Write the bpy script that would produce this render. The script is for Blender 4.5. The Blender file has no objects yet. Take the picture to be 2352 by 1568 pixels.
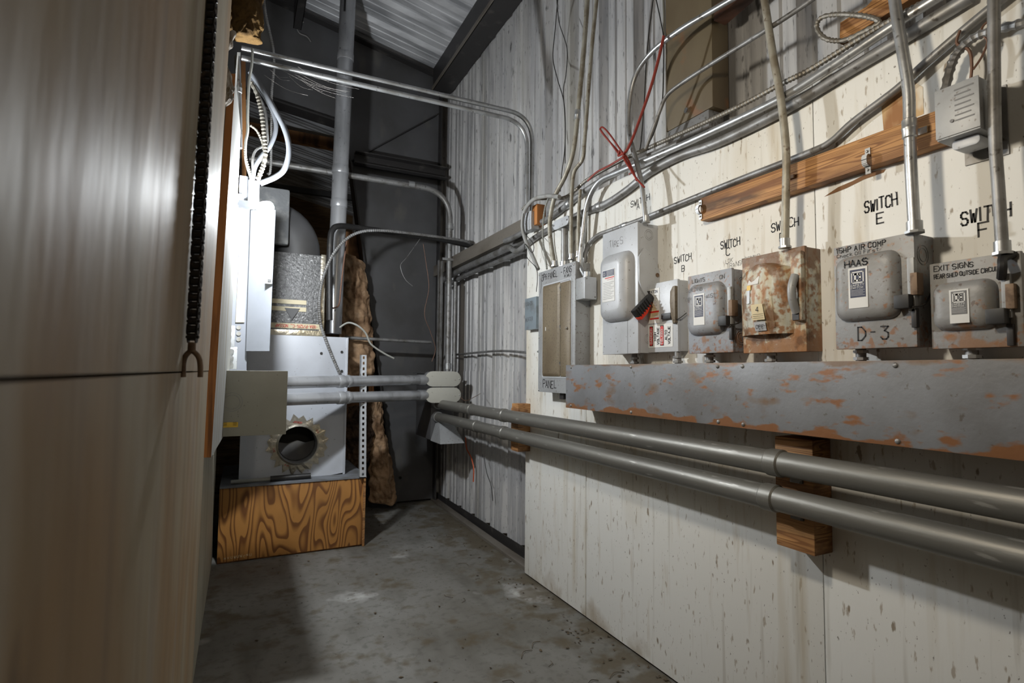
import bpy, bmesh, math, random
from mathutils import Vector, Matrix
random.seed(7)
C = bpy.context.scene.collection
SC = bpy.context.scene
R = math.radians
# ------------------------------------------------------------------ camera, world, exposure
FPX, YAW, PITCH, ROLL, H = 1245.0, R(26.43), R(3.23), R(.53), 1.22
fw = Vector((math.sin(YAW)*math.cos(PITCH), math.cos(YAW)*math.cos(PITCH), math.sin(PITCH)))
rt0 = Vector((math.cos(YAW), -math.sin(YAW), 0)); up0 = rt0.cross(fw)
rt = rt0*math.cos(ROLL)+up0*math.sin(ROLL); up = up0*math.cos(ROLL)-rt0*math.sin(ROLL)
EYE = Vector((0, 0, H))
cd = bpy.data.cameras.new('camera'); cam = bpy.data.objects.new('camera', cd); C.objects.link(cam)
cd.sensor_width = 36; cd.lens = FPX/2352*36; cd.clip_start = .02; cd.clip_end = 100
m = Matrix((rt, up, -fw)).transposed().to_4x4(); m.translation = EYE; cam.matrix_world = m
cd.dof.use_dof = True; cd.dof.focus_distance = 2.0; cd.dof.aperture_fstop = 5.6
SC.camera = cam
SC.view_settings.view_transform = 'Standard'; SC.view_settings.look = 'None'
SC.view_settings.exposure = 0.0; SC.view_settings.gamma = 1; SC.view_settings.use_curve_mapping = False
w = bpy.data.worlds.new('world'); SC.world = w; w.use_nodes = True
w.node_tree.nodes['Background'].inputs[0].default_value = (1.0, .86, .66, 1)
w.node_tree.nodes['Background'].inputs[1].default_value = .05
BULB = 2000.0
def area_lamp(name, loc, target, size, power, col):
    l = bpy.data.lights.new(name, 'AREA'); l.shape = 'DISK'; l.size = size; l.energy = power; l.color = col
    o = bpy.data.objects.new(name, l); C.objects.link(o); o.location = loc
    o.rotation_euler = (Vector(target)-Vector(loc)).to_track_quat('-Z', 'Y').to_euler()
area_lamp('fill_lamp', (.85, -1.3, 2.9), (1.0, 1.6, 1.2), .35, 3, (1, .84, .62))  # unseen weak warm lamp behind the camera, added as fill
area_lamp('work_lamp', (.42, .95, 2.03), (1.57, 1.3, 1.3), .14, 9, (1, .89, .72))

def ray(x, y): return fw + rt*((x-1176)/FPX) - up*((y-784)/FPX)
def P(x, y, **k):                       # photo pixel -> point on a real plane X=, Y= or Z=
    (a, v), = k.items(); i = 'XYZ'.index(a); d = ray(x, y)
    return EYE + d*((v-EYE[i])/d[i])
def PX(X, pts): return [P(x, y, X=X) for x, y in pts]
def PY(Y, pts): return [P(x, y, Y=Y) for x, y in pts]

# ------------------------------------------------------------------ materials
def nn(nt, t, **k):
    n = nt.nodes.new(t)
    for a, v in k.items(): setattr(n, a, v)
    return n
def sock(s, v):
    s.default_value = v
def rgb(c): return (c[0], c[1], c[2], 1)
def s2l(*c): return tuple(((v/255+.055)/1.055)**2.4 if v > 10 else v/255/12.92 for v in c)
def noisefac(nt, co, scale, st, lo, hi, detail=4, dist=0, off=0):
    mp = nn(nt, 'ShaderNodeMapping'); mp.inputs['Scale'].default_value = st; mp.inputs['Location'].default_value = (off, off*.7, off*1.3)
    nt.links.new(co, mp.inputs[0])
    n = nn(nt, 'ShaderNodeTexNoise'); n.inputs['Scale'].default_value = scale; n.inputs['Detail'].default_value = detail
    n.inputs['Distortion'].default_value = dist; nt.links.new(mp.outputs[0], n.inputs['Vector'])
    r = nn(nt, 'ShaderNodeMapRange'); r.inputs['From Min'].default_value = lo; r.inputs['From Max'].default_value = hi
    nt.links.new(n.outputs['Fac'], r.inputs['Value'])
    return n.outputs['Fac'], r.outputs['Result']
MATS = {}
def mat(name, base, rough=.5, metal=0, layers=(), bump=0, bscale=30, bst=(1, 1, 1), emit=None, spec=.5, wood=None):
    """layers: (colour, scale, stretch, lo, hi, strength[, (axis, a, b, weight)])"""
    m = bpy.data.materials.new(name); m.use_nodes = True; nt = m.node_tree; bs = nt.nodes['Principled BSDF']
    bs.inputs['Roughness'].default_value = rough; bs.inputs['Metallic'].default_value = metal
    bs.inputs['Specular IOR Level'].default_value = spec
    tc = nn(nt, 'ShaderNodeTexCoord').outputs['Object']
    col = nn(nt, 'ShaderNodeRGB'); col.outputs[0].default_value = rgb(base); col = col.outputs[0]
    if wood:
        c2, scale, st, bands = wood
        raw, _ = noisefac(nt, tc, scale, st, 0, 1, 1.2)
        a = nn(nt, 'ShaderNodeMath', operation='MULTIPLY'); a.inputs[1].default_value = bands; nt.links.new(raw, a.inputs[0])
        f = nn(nt, 'ShaderNodeMath', operation='FRACT'); nt.links.new(a.outputs[0], f.inputs[0])
        cr = nn(nt, 'ShaderNodeValToRGB'); e = cr.color_ramp; e.elements[0].position = 0; e.elements[0].color = rgb(base)
        e.elements[1].position = 1; e.elements[1].color = rgb(base)
        k = e.elements.new(.45); k.color = rgb(base); k = e.elements.new(.78); k.color = rgb(c2); k = e.elements.new(.93); k.color = rgb(c2)
        nt.links.new(f.outputs[0], cr.inputs[0]); col = cr.outputs[0]
    for i, L in enumerate(layers):
        c, scale, st, lo, hi, s = L[:6]
        raw, fac = noisefac(nt, tc, scale, st, lo, hi, off=i*3.7)
        if len(L) > 6:
            ax, a_, b_, wt = L[6]
            sp = nn(nt, 'ShaderNodeSeparateXYZ'); nt.links.new(tc, sp.inputs[0])
            mr = nn(nt, 'ShaderNodeMapRange'); mr.inputs['From Min'].default_value = a_; mr.inputs['From Max'].default_value = b_
            mr.inputs['To Min'].default_value = wt; mr.inputs['To Max'].default_value = 0
            nt.links.new(sp.outputs['XYZ'.index(ax)], mr.inputs['Value'])
            ad = nn(nt, 'ShaderNodeMath', operation='ADD'); nt.links.new(raw, ad.inputs[0]); nt.links.new(mr.outputs[0], ad.inputs[1])
            r2 = nn(nt, 'ShaderNodeMapRange'); r2.inputs['From Min'].default_value = lo; r2.inputs['From Max'].default_value = hi
            nt.links.new(ad.outputs[0], r2.inputs['Value']); fac = r2.outputs['Result']
        mu = nn(nt, 'ShaderNodeMath', operation='MULTIPLY'); mu.inputs[1].default_value = s; nt.links.new(fac, mu.inputs[0])
        mx = nn(nt, 'ShaderNodeMix', data_type='RGBA'); nt.links.new(mu.outputs[0], mx.inputs['Factor'])
        nt.links.new(col, mx.inputs['A']); mx.inputs['B'].default_value = rgb(c); col = mx.outputs['Result']
    nt.links.new(col, bs.inputs['Base Color'])
    if bump:
        raw, _ = noisefac(nt, tc, bscale, bst, 0, 1, 6)
        b = nn(nt, 'ShaderNodeBump'); b.inputs['Strength'].default_value = bump; b.inputs['Distance'].default_value = .01
        nt.links.new(raw, b.inputs['Height']); nt.links.new(b.outputs[0], bs.inputs['Normal'])
    if emit:
        bs.inputs['Emission Color'].default_value = rgb(emit[:3]); bs.inputs['Emission Strength'].default_value = emit[3]
    MATS[name] = m; return m
V1 = (1, 1, 1)
RUST = s2l(150, 108, 72); RUST2 = s2l(80, 52, 34); GRIME = s2l(95, 82, 62)
concrete = mat('concrete', s2l(122, 121, 117), .75, 0, [(s2l(90, 86, 78), 1.3, V1, .4, .65, .75), (s2l(74, 70, 62), 6, (1, .35, 1), .5, .75, .6),
    (s2l(205, 205, 203), 2.2, V1, .66, .74, .6), (s2l(45, 42, 38), 70, (1, .6, 1), .67, .72, .6), (s2l(80, 78, 72), 25, V1, .52, .68, .5), (s2l(84, 74, 56), 9, V1, .55, .7, .75, ('X', 1.6, 1.25, .2))], .25, 18, spec=.35)
sheetmetal = mat('painted_rib_sheet', s2l(214, 213, 212), .5, .1, [(s2l(168, 168, 170), 3, (1, 1.5, .4), .35, .65, .7), (s2l(122, 122, 126), 26, (1, 1, .05), .5, .68, .6),
    (s2l(40, 38, 38), 30, (1, 1, .2), .66, .72, .75), (s2l(60, 58, 56), 90, (1, 1, .22), .62, .70, .55), (s2l(150, 145, 128), 5, (1, 1, .08), .58, .7, .45)], .1, 60, (1, 1, .2))
roofmetal = mat('roof_rib_sheet', s2l(216, 217, 220), .5, .15, [(s2l(140, 142, 146), 8, (.2, 1, 1), .4, .65, .8), (s2l(70, 68, 66), 90, (.3, 1, 1), .68, .74, .6)])
whiteply = mat('white_painted_plywood', s2l(230, 229, 224), .55, 0, [(s2l(196, 180, 148), 1.6, (1, 1, .5), .5, .7, .6), (s2l(140, 118, 84), 60, (1, 1, .3), .64, .7, .6), (s2l(186, 170, 138), 9, (1, 1, .07), .58, .72, .55),
    (s2l(172, 150, 112), 22, (1, 1, .12), .6, .7, .3), (s2l(120, 98, 66), 38, (1, 1, .35), .67, .72, .8), (s2l(90, 76, 58), 120, (1, 1, .6), .69, .73, .7), (s2l(150, 140, 118), 30, (1, 1, .05), .6, .7, .3),
    (s2l(150, 128, 92), 6, (1, 1, .8), .78, 1.0, .7, ('Z', 0, .35, .34))], .16, 22, (1, 1, .12))
tanply = mat('tan_stained_plywood', s2l(146, 134, 110), .62, 0, [(s2l(138, 106, 60), 4, (1, .6, .5), .42, .6, .8), (s2l(162, 156, 144), 5, (1, 1, .3), .56, .72, .6),
    (s2l(62, 48, 32), 7, (1, 1, .5), .68, .75, .8), (s2l(108, 88, 62), 16, (1, 1, .08), .48, .66, .5)], .25, 12, (1, 1, .25))
greyply = mat('grey_tan_plywood', s2l(168, 164, 148), .6, 0, [(s2l(130, 120, 98), 4, (1, 1, .3), .45, .7, .6)])
board_white = mat('white_painted_board', s2l(140, 140, 137), .8, 0, [(s2l(120, 110, 92), 14, (1, 1, .07), .54, .68, .7), (s2l(70, 58, 44), 40, (1, 1, .3), .7, .74, .7)], .15, 20, (1, 1, .1))
gap_shade = mat('dark_gap', s2l(30, 28, 26), .8)  # near-black for openings, their shade put into the colour
orange = mat('raw_wood_edge', s2l(176, 116, 62), .6, 0, [(s2l(96, 60, 34), 20, (2, 2, .1), .5, .65, .8)])
plywood = mat('grained_plywood', s2l(176, 124, 64), .55, 0, [(s2l(120, 84, 48), 2, V1, .45, .7, .5), (s2l(60, 46, 32), 30, (1, 1, .2), .66, .72, .5)], .1, 20, (1, 1, .1), wood=(s2l(112, 70, 34), 3.4, (1.9, 1, .42), 15))
lumber = mat('weathered_lumber', s2l(186, 138, 86), .65, 0, [(s2l(64, 44, 30), 6, (1, .6, 2.5), .52, .66, .85), (s2l(120, 78, 44), 20, (1, .12, 2), .45, .62, .6)], .2, 30, (1, .2, 2), wood=(s2l(134, 90, 50), 3, (1, .3, 6), 24))
darklumber = mat('brown_lumber', s2l(160, 112, 68), .65, 0, [(s2l(60, 38, 24), 9, (1, 1, .25), .45, .66, .8)], .2, 30, (1, 1, .2))
steel_dark = mat('dark_frame_steel', s2l(84, 84, 86), .55, 0, [(s2l(60, 58, 56), 2, V1, .4, .65, .7), (s2l(112, 108, 100), 5, (1, 1, .5), .6, .72, .4)])
steel_black = mat('black_frame_steel', s2l(50, 48, 48), .5, .1, [(s2l(92, 88, 84), 8, V1, .6, .7, .5)])
girt_mat = mat('grey_brown_girt', s2l(118, 112, 104), .55, .1, [(s2l(78, 68, 56), 7, (1, .3, 1), .45, .65, .7), (s2l(60, 50, 40), 60, V1, .62, .7, .5)])
galv = mat('galvanized_conduit', s2l(186, 188, 190), .38, .75, [(s2l(140, 138, 134), 12, V1, .45, .65, .6), (s2l(84, 76, 68), 50, V1, .62, .7, .7)], .05, 60)
galv_dk = mat('weathered_conduit', s2l(150, 150, 150), .5, .55, [(s2l(104, 100, 94), 10, V1, .42, .62, .7), (s2l(70, 62, 54), 50, V1, .6, .7, .7)], .08, 60)
galv_tan = mat('dusty_tan_conduit', s2l(166, 162, 150), .55, .35, [(s2l(122, 112, 94), 14, V1, .45, .62, .7), (s2l(90, 66, 46), 50, V1, .62, .7, .7)], .08, 60)
pipe_big = mat('dusty_feeder_pipe', s2l(124, 122, 116), .45, .5, [(s2l(112, 110, 106), 9, (1, .15, 1), .42, .62, .6), (s2l(196, 194, 188), 60, (1, .2, 1), .64, .72, .5)], .1, 60, (1, .15, 1))
duct = mat('flue_metal', s2l(190, 192, 196), .3, .55, [(s2l(100, 100, 102), 5, (1, 1, .3), .45, .65, .6), (s2l(70, 68, 66), 40, V1, .66, .72, .6)])
encl = mat('grey_enclosure_paint', s2l(160, 162, 164), .45, .1, [(s2l(128, 126, 122), 6, V1, .42, .65, .6), (s2l(96, 84, 66), 90, V1, .62, .68, .6)], .05, 80)
encl_lt = mat('light_grey_enclosure_paint', s2l(188, 191, 196), .42, .05, [(s2l(158, 160, 162), 7, V1, .42, .65, .5), (s2l(90, 76, 58), 80, V1, .66, .71, .7)], .04, 80)
encl_brown = mat('brown_grimed_door', s2l(120, 108, 88), .5, .1, [(s2l(84, 68, 46), 4, (1, 1, .4), .4, .62, .8), (s2l(70, 60, 48), 120, V1, .56, .66, .6)], .06, 100)
def rustmat(name, base, h, w1, w2, hot=.56):
    return mat(name, base, .5, .1, [(s2l(120, 116, 108), 8, V1, .42, .65, .6), (RUST2, 70, V1, .62, .69, .6), (RUST, 26, V1, hot+.04, hot+.16, .75, ('Z', 0, h*.4, w1)),
        (s2l(150, 100, 58), 60, V1, .6, .7, .7, ('Z', 0, h*.22, w2))], .1, 60)
rustC = rustmat('rust_flecked_enclosure', s2l(156, 160, 168), .28, .13, .1)
rustE = rustmat('rust_edged_enclosure', s2l(150, 151, 153), .28, .1, .1, .6)
rustF = rustmat('rust_banded_enclosure', s2l(146, 146, 146), .2, .22, .1, .6)
rustD = mat('heavily_rusted_enclosure', s2l(192, 194, 184), .5, .05, [(s2l(184, 164, 124), 30, (1, 1, .3), .44, .62, .75), (s2l(160, 110, 64), 34, (1, 1, .4), .53, .64, .85), (s2l(112, 82, 54), 16, V1, .6, .7, .85),
    (s2l(150, 100, 56), 60, V1, .5, .62, .85, ('Z', .02, .09, .22)), (s2l(108, 74, 46), 20, V1, .52, .62, .85, ('Z', .31, .24, .2))], .12, 60)
trough = mat('rust_streaked_trough', s2l(130, 132, 136), .5, .15, [(s2l(100, 98, 96), 4, V1, .42, .66, .6), (s2l(80, 68, 52), 45, V1, .66, .71, .6), (s2l(128, 100, 76), 14, (1, .5, 2), .7, .76, .4),
    (s2l(138, 90, 48), 24, (1, .5, 1.2), .6, .68, .9, ('Z', 0, .04, .27)), (s2l(116, 88, 60), 14, (1, .5, 1), .6, .72, .8, ('Z', .207, .19, .2))], .08, 50)
white_enc = mat('white_panel_enamel', s2l(122, 126, 134), .75, 0, [(s2l(104, 108, 114), 5, V1, .5, .7, .4)])
beige_enc = mat('beige_grey_box_enamel', s2l(156, 156, 146), .42, 0, [(s2l(136, 136, 126), 4, V1, .45, .65, .5), (s2l(80, 76, 66), 80, V1, .68, .72, .5)])
pvc = mat('grey_plastic_conduit', s2l(98, 101, 106), .6)
pvc_dk = mat('weathered_grey_plastic_sleeve', s2l(150, 150, 148), .5, 0, [(s2l(110, 104, 94), 12, V1, .5, .65, .6)])
armour = mat('spiral_armour_metal', s2l(136, 132, 124), .5, .45, [(s2l(100, 92, 80), 20, V1, .5, .65, .6)])
armour_rust = mat('rusty_armour', s2l(160, 96, 60), .5, .4)
black = mat('black_rubber', s2l(34, 33, 33), .5, 0, [(s2l(70, 66, 60), 30, V1, .6, .7, .5)])
blackwire = mat('black_wire', s2l(40, 38, 36), .5)
white_cable = mat('white_cable', s2l(140, 140, 134), .6)
red_cable = mat('red_cable', s2l(138, 48, 36), .5, 0, [(s2l(80, 30, 22), 40, V1, .6, .7, .6)])
red_plastic = mat('red_handle', s2l(235, 60, 30), .4)
orange_wire = mat('orange_wire', s2l(215, 96, 50), .5)
copper = mat('copper_tube', s2l(112, 82, 66), .55, .3)
ink = mat('black_marker_ink', s2l(24, 22, 24), .6)
inkf = mat('faded_marker_ink', s2l(84, 82, 80), .6)
paper = mat('white_label_paper', s2l(222, 222, 220), .45, 0, [(s2l(190, 188, 182), 12, V1, .5, .7, .4)])
tanpaper = mat('tan_stained_label', s2l(206, 190, 150), .5)
navy = mat('navy_label_print', s2l(52, 56, 82), .5)
redp = mat('red_label_print', s2l(200, 44, 36), .5)
yellow = mat('yellow_sticker', s2l(222, 184, 70), .5)
greyp = mat('grey_label_print', s2l(110, 110, 112), .5)
foil = mat('foil_tape', s2l(196, 190, 176), .28, .75, [(s2l(214, 202, 172), 4, V1, .5, .62, .7)], .7, 25)
foilgrey = mat('crumpled_grey_foil', s2l(104, 106, 108), .8, 0, [(s2l(150, 150, 148), 12, V1, .5, .65, .6)], .7, 25)
foilboard = mat('speckled_duct_board', s2l(116, 116, 116), .45, .35, [(s2l(84, 84, 84), 60, V1, .48, .6, .8), (s2l(200, 200, 200), 90, V1, .6, .7, .7), (s2l(90, 90, 92), 3, V1, .45, .7, .4)], .5, 90)
furn_mat = mat('light_grey_furnace_paint', s2l(190, 194, 202), .42, .05, [(s2l(150, 152, 156), 3, V1, .5, .72, .5), (s2l(80, 76, 70), 60, V1, .7, .74, .6)])
tape = mat('cream_tape', s2l(204, 192, 160), .5, 0, [(s2l(160, 150, 120), 12, V1, .5, .65, .5)])
fibre = mat('brown_fibreglass', s2l(188, 156, 124), .95, 0, [(s2l(88, 62, 42), 5, V1, .42, .62, .85), (s2l(196, 170, 144), 9, V1, .56, .68, .6), (s2l(50, 38, 34), 6, V1, .62, .72, .8)], .9, 35, spec=.1)
fibre_gold = mat('golden_brown_fibreglass', s2l(100, 78, 48), .95, 0, [(s2l(48, 36, 24), 7, (1, 1, .5), .42, .62, .85)], .9, 40, spec=.1)
fluff = mat('grey_white_insulation_fluff', s2l(160, 152, 142), .95, 0, [(s2l(84, 72, 58), 9, V1, .45, .6, .8)], .9, 50, spec=.1)
pink = mat('pink_plastic', s2l(178, 76, 90), .35)
siding = mat('brown_board_siding', s2l(150, 122, 86), .6, 0, [(s2l(100, 76, 50), 6, (.15, 1, 3), .45, .62, .7)], wood=(s2l(110, 84, 54), 3, (.3, 1, 6), 12))
post_mat = mat('tan_brown_post_paint', s2l(104, 92, 70), .55, 0, [(s2l(84, 70, 50), 4, (1, 1, .4), .42, .65, .8), (s2l(128, 84, 50), 8, V1, .6, .68, .6)])
rustbar = mat('rusted_red_girt', s2l(96, 66, 52), .6, .1, [(s2l(50, 38, 34), 8, V1, .45, .62, .7)])
chrome = mat('bright_screw_metal', s2l(210, 210, 208), .25, .9)
plastic_blue = mat('dull_blue_plate', s2l(140, 152, 160), .45, .3, [(s2l(110, 112, 110), 14, V1, .45, .6, .6)])
debris_mat = mat('dry_leaf_litter', s2l(96, 82, 62), .9, 0, [(s2l(50, 42, 34), 20, V1, .45, .6, .8)])
web_mat = mat('cobweb_thread', s2l(190, 186, 180), .8)
chainm = mat('oily_chain_steel', s2l(48, 44, 42), .5, .3, [(s2l(100, 84, 70), 60, V1, .58, .68, .6)])
rusthook = mat('rusty_hook_iron', s2l(126, 104, 84), .6, .3, [(s2l(80, 60, 44), 40, V1, .5, .6, .7)])
bulb_mat = mat('lit_bulb_glass', (1, 1, 1), .3, 0, emit=(.93, .97, 1.0, BULB))

# ------------------------------------------------------------------ mesh builder
ORG = {}
WALL = ((0, -1, 0), (0, 0, 1), (-1, 0, 0))     # a = to the right seen from the aisle, b = up, c = off the right wall
FACE = ((1, 0, 0), (0, 0, 1), (0, -1, 0))      # a = right, b = up, c = towards the near end
LEFTW = ((0, 1, 0), (0, 0, 1), (1, 0, 0))      # on the left wall
class MB:
    def __init__(s, org=(0, 0, 0), fr=None):
        s.v = []; s.f = []; s.o = Vector(org); s.fr = [Vector(a) for a in fr] if fr else None
    def p(s, q):
        q = Vector(q)
        return s.o + s.fr[0]*q.x + s.fr[1]*q.y + s.fr[2]*q.z if s.fr else s.o+q
    def add(s, vs, fs):
        b = len(s.v); s.v += [s.p(q) for q in vs]; s.f += [[i+b for i in f] for f in fs]; return s
    def box(s, x0, x1, y0, y1, z0, z1):
        vs = [(x, y, z) for x in (x0, x1) for y in (y0, y1) for z in (z0, z1)]
        return s.add(vs, [(0, 1, 3, 2), (4, 6, 7, 5), (0, 4, 5, 1), (2, 3, 7, 6), (0, 2, 6, 4), (1, 5, 7, 3)])
    def prism(s, poly, z0, z1):                # polygon in the frame's a,b plane pulled along c
        n = len(poly)
        vs = [(x, y, z0) for x, y in poly]+[(x, y, z1) for x, y in poly]
        return s.add(vs, [tuple(range(n))[::-1], tuple(range(n, 2*n))]+[(i, (i+1) % n, n+(i+1) % n, n+i) for i in range(n)])
    def hull8(s, a, b):                        # two quads of world points
        return s.add(list(a)+list(b), [(0, 3, 2, 1), (4, 5, 6, 7), (0, 1, 5, 4), (1, 2, 6, 5), (2, 3, 7, 6), (3, 0, 4, 7)])
    def rings(s, rs, cap0=True, cap1=True, closed=True):
        n = len(rs[0]); vs = [q for r_ in rs for q in r_]; fs = []
        for k in range(len(rs)-1):
            for i in range(n if closed else n-1):
                j = (i+1) % n; fs.append((k*n+i, k*n+j, (k+1)*n+j, (k+1)*n+i))
        if cap0: fs.append(tuple(range(n))[::-1])
        if cap1: fs.append(tuple(range((len(rs)-1)*n, len(rs)*n)))
        return s.add(vs, fs)
    def tube(s, pts, r, n=12, spiral=0, pitch=.01):
        pts = [Vector(q) for q in pts]
        if spiral:
            out = [pts[0]]
            for a, b in zip(pts, pts[1:]):
                k = max(1, int((b-a).length/(pitch/3)))
                out += [a.lerp(b, (i+1)/k) for i in range(k)]
            pts = out
        T = []
        for i in range(len(pts)):
            t = pts[min(i+1, len(pts)-1)]-pts[max(i-1, 0)]
            T.append(t.normalized() if t.length > 1e-9 else Vector((0, 0, 1)))
        ref = Vector((0, 0, 1)) if abs(T[0].z) < .9 else Vector((1, 0, 0))
        u = T[0].cross(ref).normalized(); rs = []
        for i, q in enumerate(pts):
            u = (u-T[i]*u.dot(T[i])).normalized(); v_ = T[i].cross(u)
            rr = r[i] if isinstance(r, (list, tuple)) else r
            if spiral: rr = rr*(1+(spiral if i % 3 == 1 else -spiral*.6))
            rs.append([q+(u*math.cos(2*math.pi*k/n)+v_*math.sin(2*math.pi*k/n))*rr for k in range(n)])
        return s.rings(rs)
    def cyl(s, a, b, r, n=16, r2=None): return s.tube([a, b], [r, r if r2 is None else r2], n)
    def ball(s, c, r, n=12, m_=8, sc=(1, 1, 1)):
        rs = []
        for i in range(1, m_):
            t = math.pi*i/m_
            rs.append([(c[0]+r*sc[0]*math.sin(t)*math.cos(2*math.pi*k/n), c[1]+r*sc[1]*math.sin(t)*math.sin(2*math.pi*k/n), c[2]-r*sc[2]*math.cos(t)) for k in range(n)])
        return s.rings(rs)
    def pillow(s, x0, x1, y0, y1, prof, r):    # rounded rectangle raised by prof = [(inset, height), ...]
        rs = []
        for ins, h in prof:
            rs.append([(x, y, h) for x, y in rrect(x0+ins, x1-ins, y0+ins, y1-ins, max(r-ins*.5, .002))])
        return s.rings(rs)
    def quad(s, x0, x1, y0, y1, z, t=.0008): return s.box(x0, x1, y0, y1, z-t, z)
    def build(s, name, m, parent=None, bevel=0, smooth=False, seg=2):
        o0 = ORG.get(parent.name if parent else None, Vector((0, 0, 0)))
        me = bpy.data.meshes.new(name)
        own = Vector((0, 0, 0))
        if parent is None and s.v:
            own = Vector((sum(q.x for q in s.v)/len(s.v), sum(q.y for q in s.v)/len(s.v), min(q.z for q in s.v)))
            if getattr(s, 'keep', False): own = Vector((0, 0, 0))
            o0 = own
        me.from_pydata([q-o0 for q in s.v], [], s.f); me.update()
        bm = bmesh.new(); bm.from_mesh(me)
        bmesh.ops.recalc_face_normals(bm, faces=bm.faces)
        if bevel:
            es = [e for e in bm.edges if len(e.link_faces) == 2 and e.calc_face_angle(0) > .6]
            bmesh.ops.bevel(bm, geom=es, offset=bevel, segments=seg, affect='EDGES', profile=.6)
        for f in bm.faces: f.smooth = True if (smooth or bevel) else False
        if smooth or bevel:
            for e in bm.edges:
                if len(e.link_faces) == 2 and e.calc_face_angle(0) > R(38): e.smooth = False
        bm.to_mesh(me); bm.free(); me.materials.append(m)
        ob = bpy.data.objects.new(name, me); C.objects.link(ob)
        if parent: ob.parent = parent; ORG[ob.name] = o0
        else: ob.location = own; ORG[ob.name] = own
        return ob
def rrect(x0, x1, y0, y1, r, k=5):
    pts = []
    for cx, cy, a0 in ((x1-r, y1-r, 0), (x0+r, y1-r, 90), (x0+r, y0+r, 180), (x1-r, y0+r, 270)):
        for i in range(k+1):
            a = R(a0+90*i/k); pts.append((cx+r*math.cos(a), cy+r*math.sin(a)))
    return pts
def cat(pts, k=8):
    pts = [Vector(q) for q in pts]; out = []
    for i in range(len(pts)-1):
        a, b, c, d = pts[max(i-1, 0)], pts[i], pts[i+1], pts[min(i+2, len(pts)-1)]
        for j in range(k):
            t = j/k
            out.append(.5*((2*b)+(c-a)*t+(2*a-5*b+4*c-d)*t*t+(3*b-a-3*c+d)*t**3))
    out.append(pts[-1]); return out
def fil(pts, r, k=8):
    pts = [Vector(q) for q in pts]; out = [pts[0]]
    rr = r if isinstance(r, (list, tuple)) else [r]*(len(pts)-2)
    for i in range(1, len(pts)-1):
        a, b, c = pts[i-1], pts[i], pts[i+1]; d = min(rr[i-1], (a-b).length*.48, (c-b).length*.48)
        p0 = b+(a-b).normalized()*d; p1 = b+(c-b).normalized()*d
        for j in range(k+1):
            t = j/k; out.append(p0*(1-t)**2+b*2*t*(1-t)+p1*t*t)
    out.append(pts[-1]); return out
def tag(o, label, cat_=None, group=None):
    o['label'] = label
    if cat_: o['category'] = cat_
    if group: o['group'] = group
    return o
def thing(name, loc, label, cat_, group=None):
    o = bpy.data.objects.new(name, None); C.objects.link(o); o.location = loc; o.empty_display_size = .05
    ORG[o.name] = Vector(loc); return tag(o, label, cat_, group)
def struct(o): o['kind'] = 'structure'; return o
def wtube(name, pts, r, m_, label, cat_='conduit', group=None, n=12, **k):
    return tag(MB().tube(pts, r, n, **k).build(name, m_, smooth=True), label, cat_, group)

# stroke lettering --------------------------------------------------
G = {'A': '00 26 40,12 32', 'B': '00 06 36 45 44 33 03,33 42 41 30 00', 'C': '45 36 16 05 01 10 30 41', 'D': '00 06 26 44 42 20 00', 'E': '40 00 06 46,03 33',
     'F': '00 06 46,03 33', 'G': '45 36 16 05 01 10 30 41 43 23', 'H': '00 06,40 46,03 43', 'I': '20 26', 'J': '46 41 30 10 01', 'K': '00 06,46 03 40', 'L': '06 00 40',
     'M': '00 06 23 46 40', 'N': '00 06 40 46', 'O': '10 01 05 16 36 45 41 30 10', 'P': '00 06 36 45 44 33 03', 'R': '00 06 36 45 44 33 03,23 40',
     'S': '45 36 16 05 04 13 33 42 41 30 10 01', 'T': '06 46,20 26', 'U': '06 01 10 30 41 46', 'V': '06 20 46', 'W': '06 10 24 30 46', 'X': '00 46,06 40', 'Y': '06 23 46,23 20',
     '0': '10 01 05 16 36 45 41 30 10', '1': '15 26 20', '2': '05 16 36 45 44 00 40', '3': '06 46 24 43 41 30 10 01', '4': '30 36 02 42', '5': '46 06 03 33 42 41 30 01',
     '8': '13 04 05 16 36 45 44 33 13 02 01 10 30 41 42 33', '-': '13 33', '.': '20 21', '/': '00 46', ':': '21 22,24 25', 'f': '10 15 26 36,03 33', 'i': '20 24,25 26',
     'c': '34 14 03 01 10 30', 'h': '00 06,03 14 34 43 40', 'e': '02 42 43 34 14 03 01 10 40', 'k': '00 06,34 02 40', 'o': '10 01 03 14 34 43 41 30 10', 'l': '20 26', 'r': '00 04,02 14 34', 's': '34 04 02 32 30 00', 't': '26 20 30,04 44'}
def ribbon(mb, pts, w_, z):
    for a, b in zip(pts, pts[1:]):
        a = Vector((a[0], a[1])); b = Vector((b[0], b[1])); d = b-a
        if d.length < 1e-6: continue
        d.normalize(); n_ = Vector((-d.y, d.x))*w_/2; a2 = a-d*w_*.35; b2 = b+d*w_*.35
        mb.add([(a2.x+n_.x, a2.y+n_.y, z), (a2.x-n_.x, a2.y-n_.y, z), (b2.x-n_.x, b2.y-n_.y, z), (b2.x+n_.x, b2.y+n_.y, z)], [(0, 1, 2, 3)])
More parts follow.
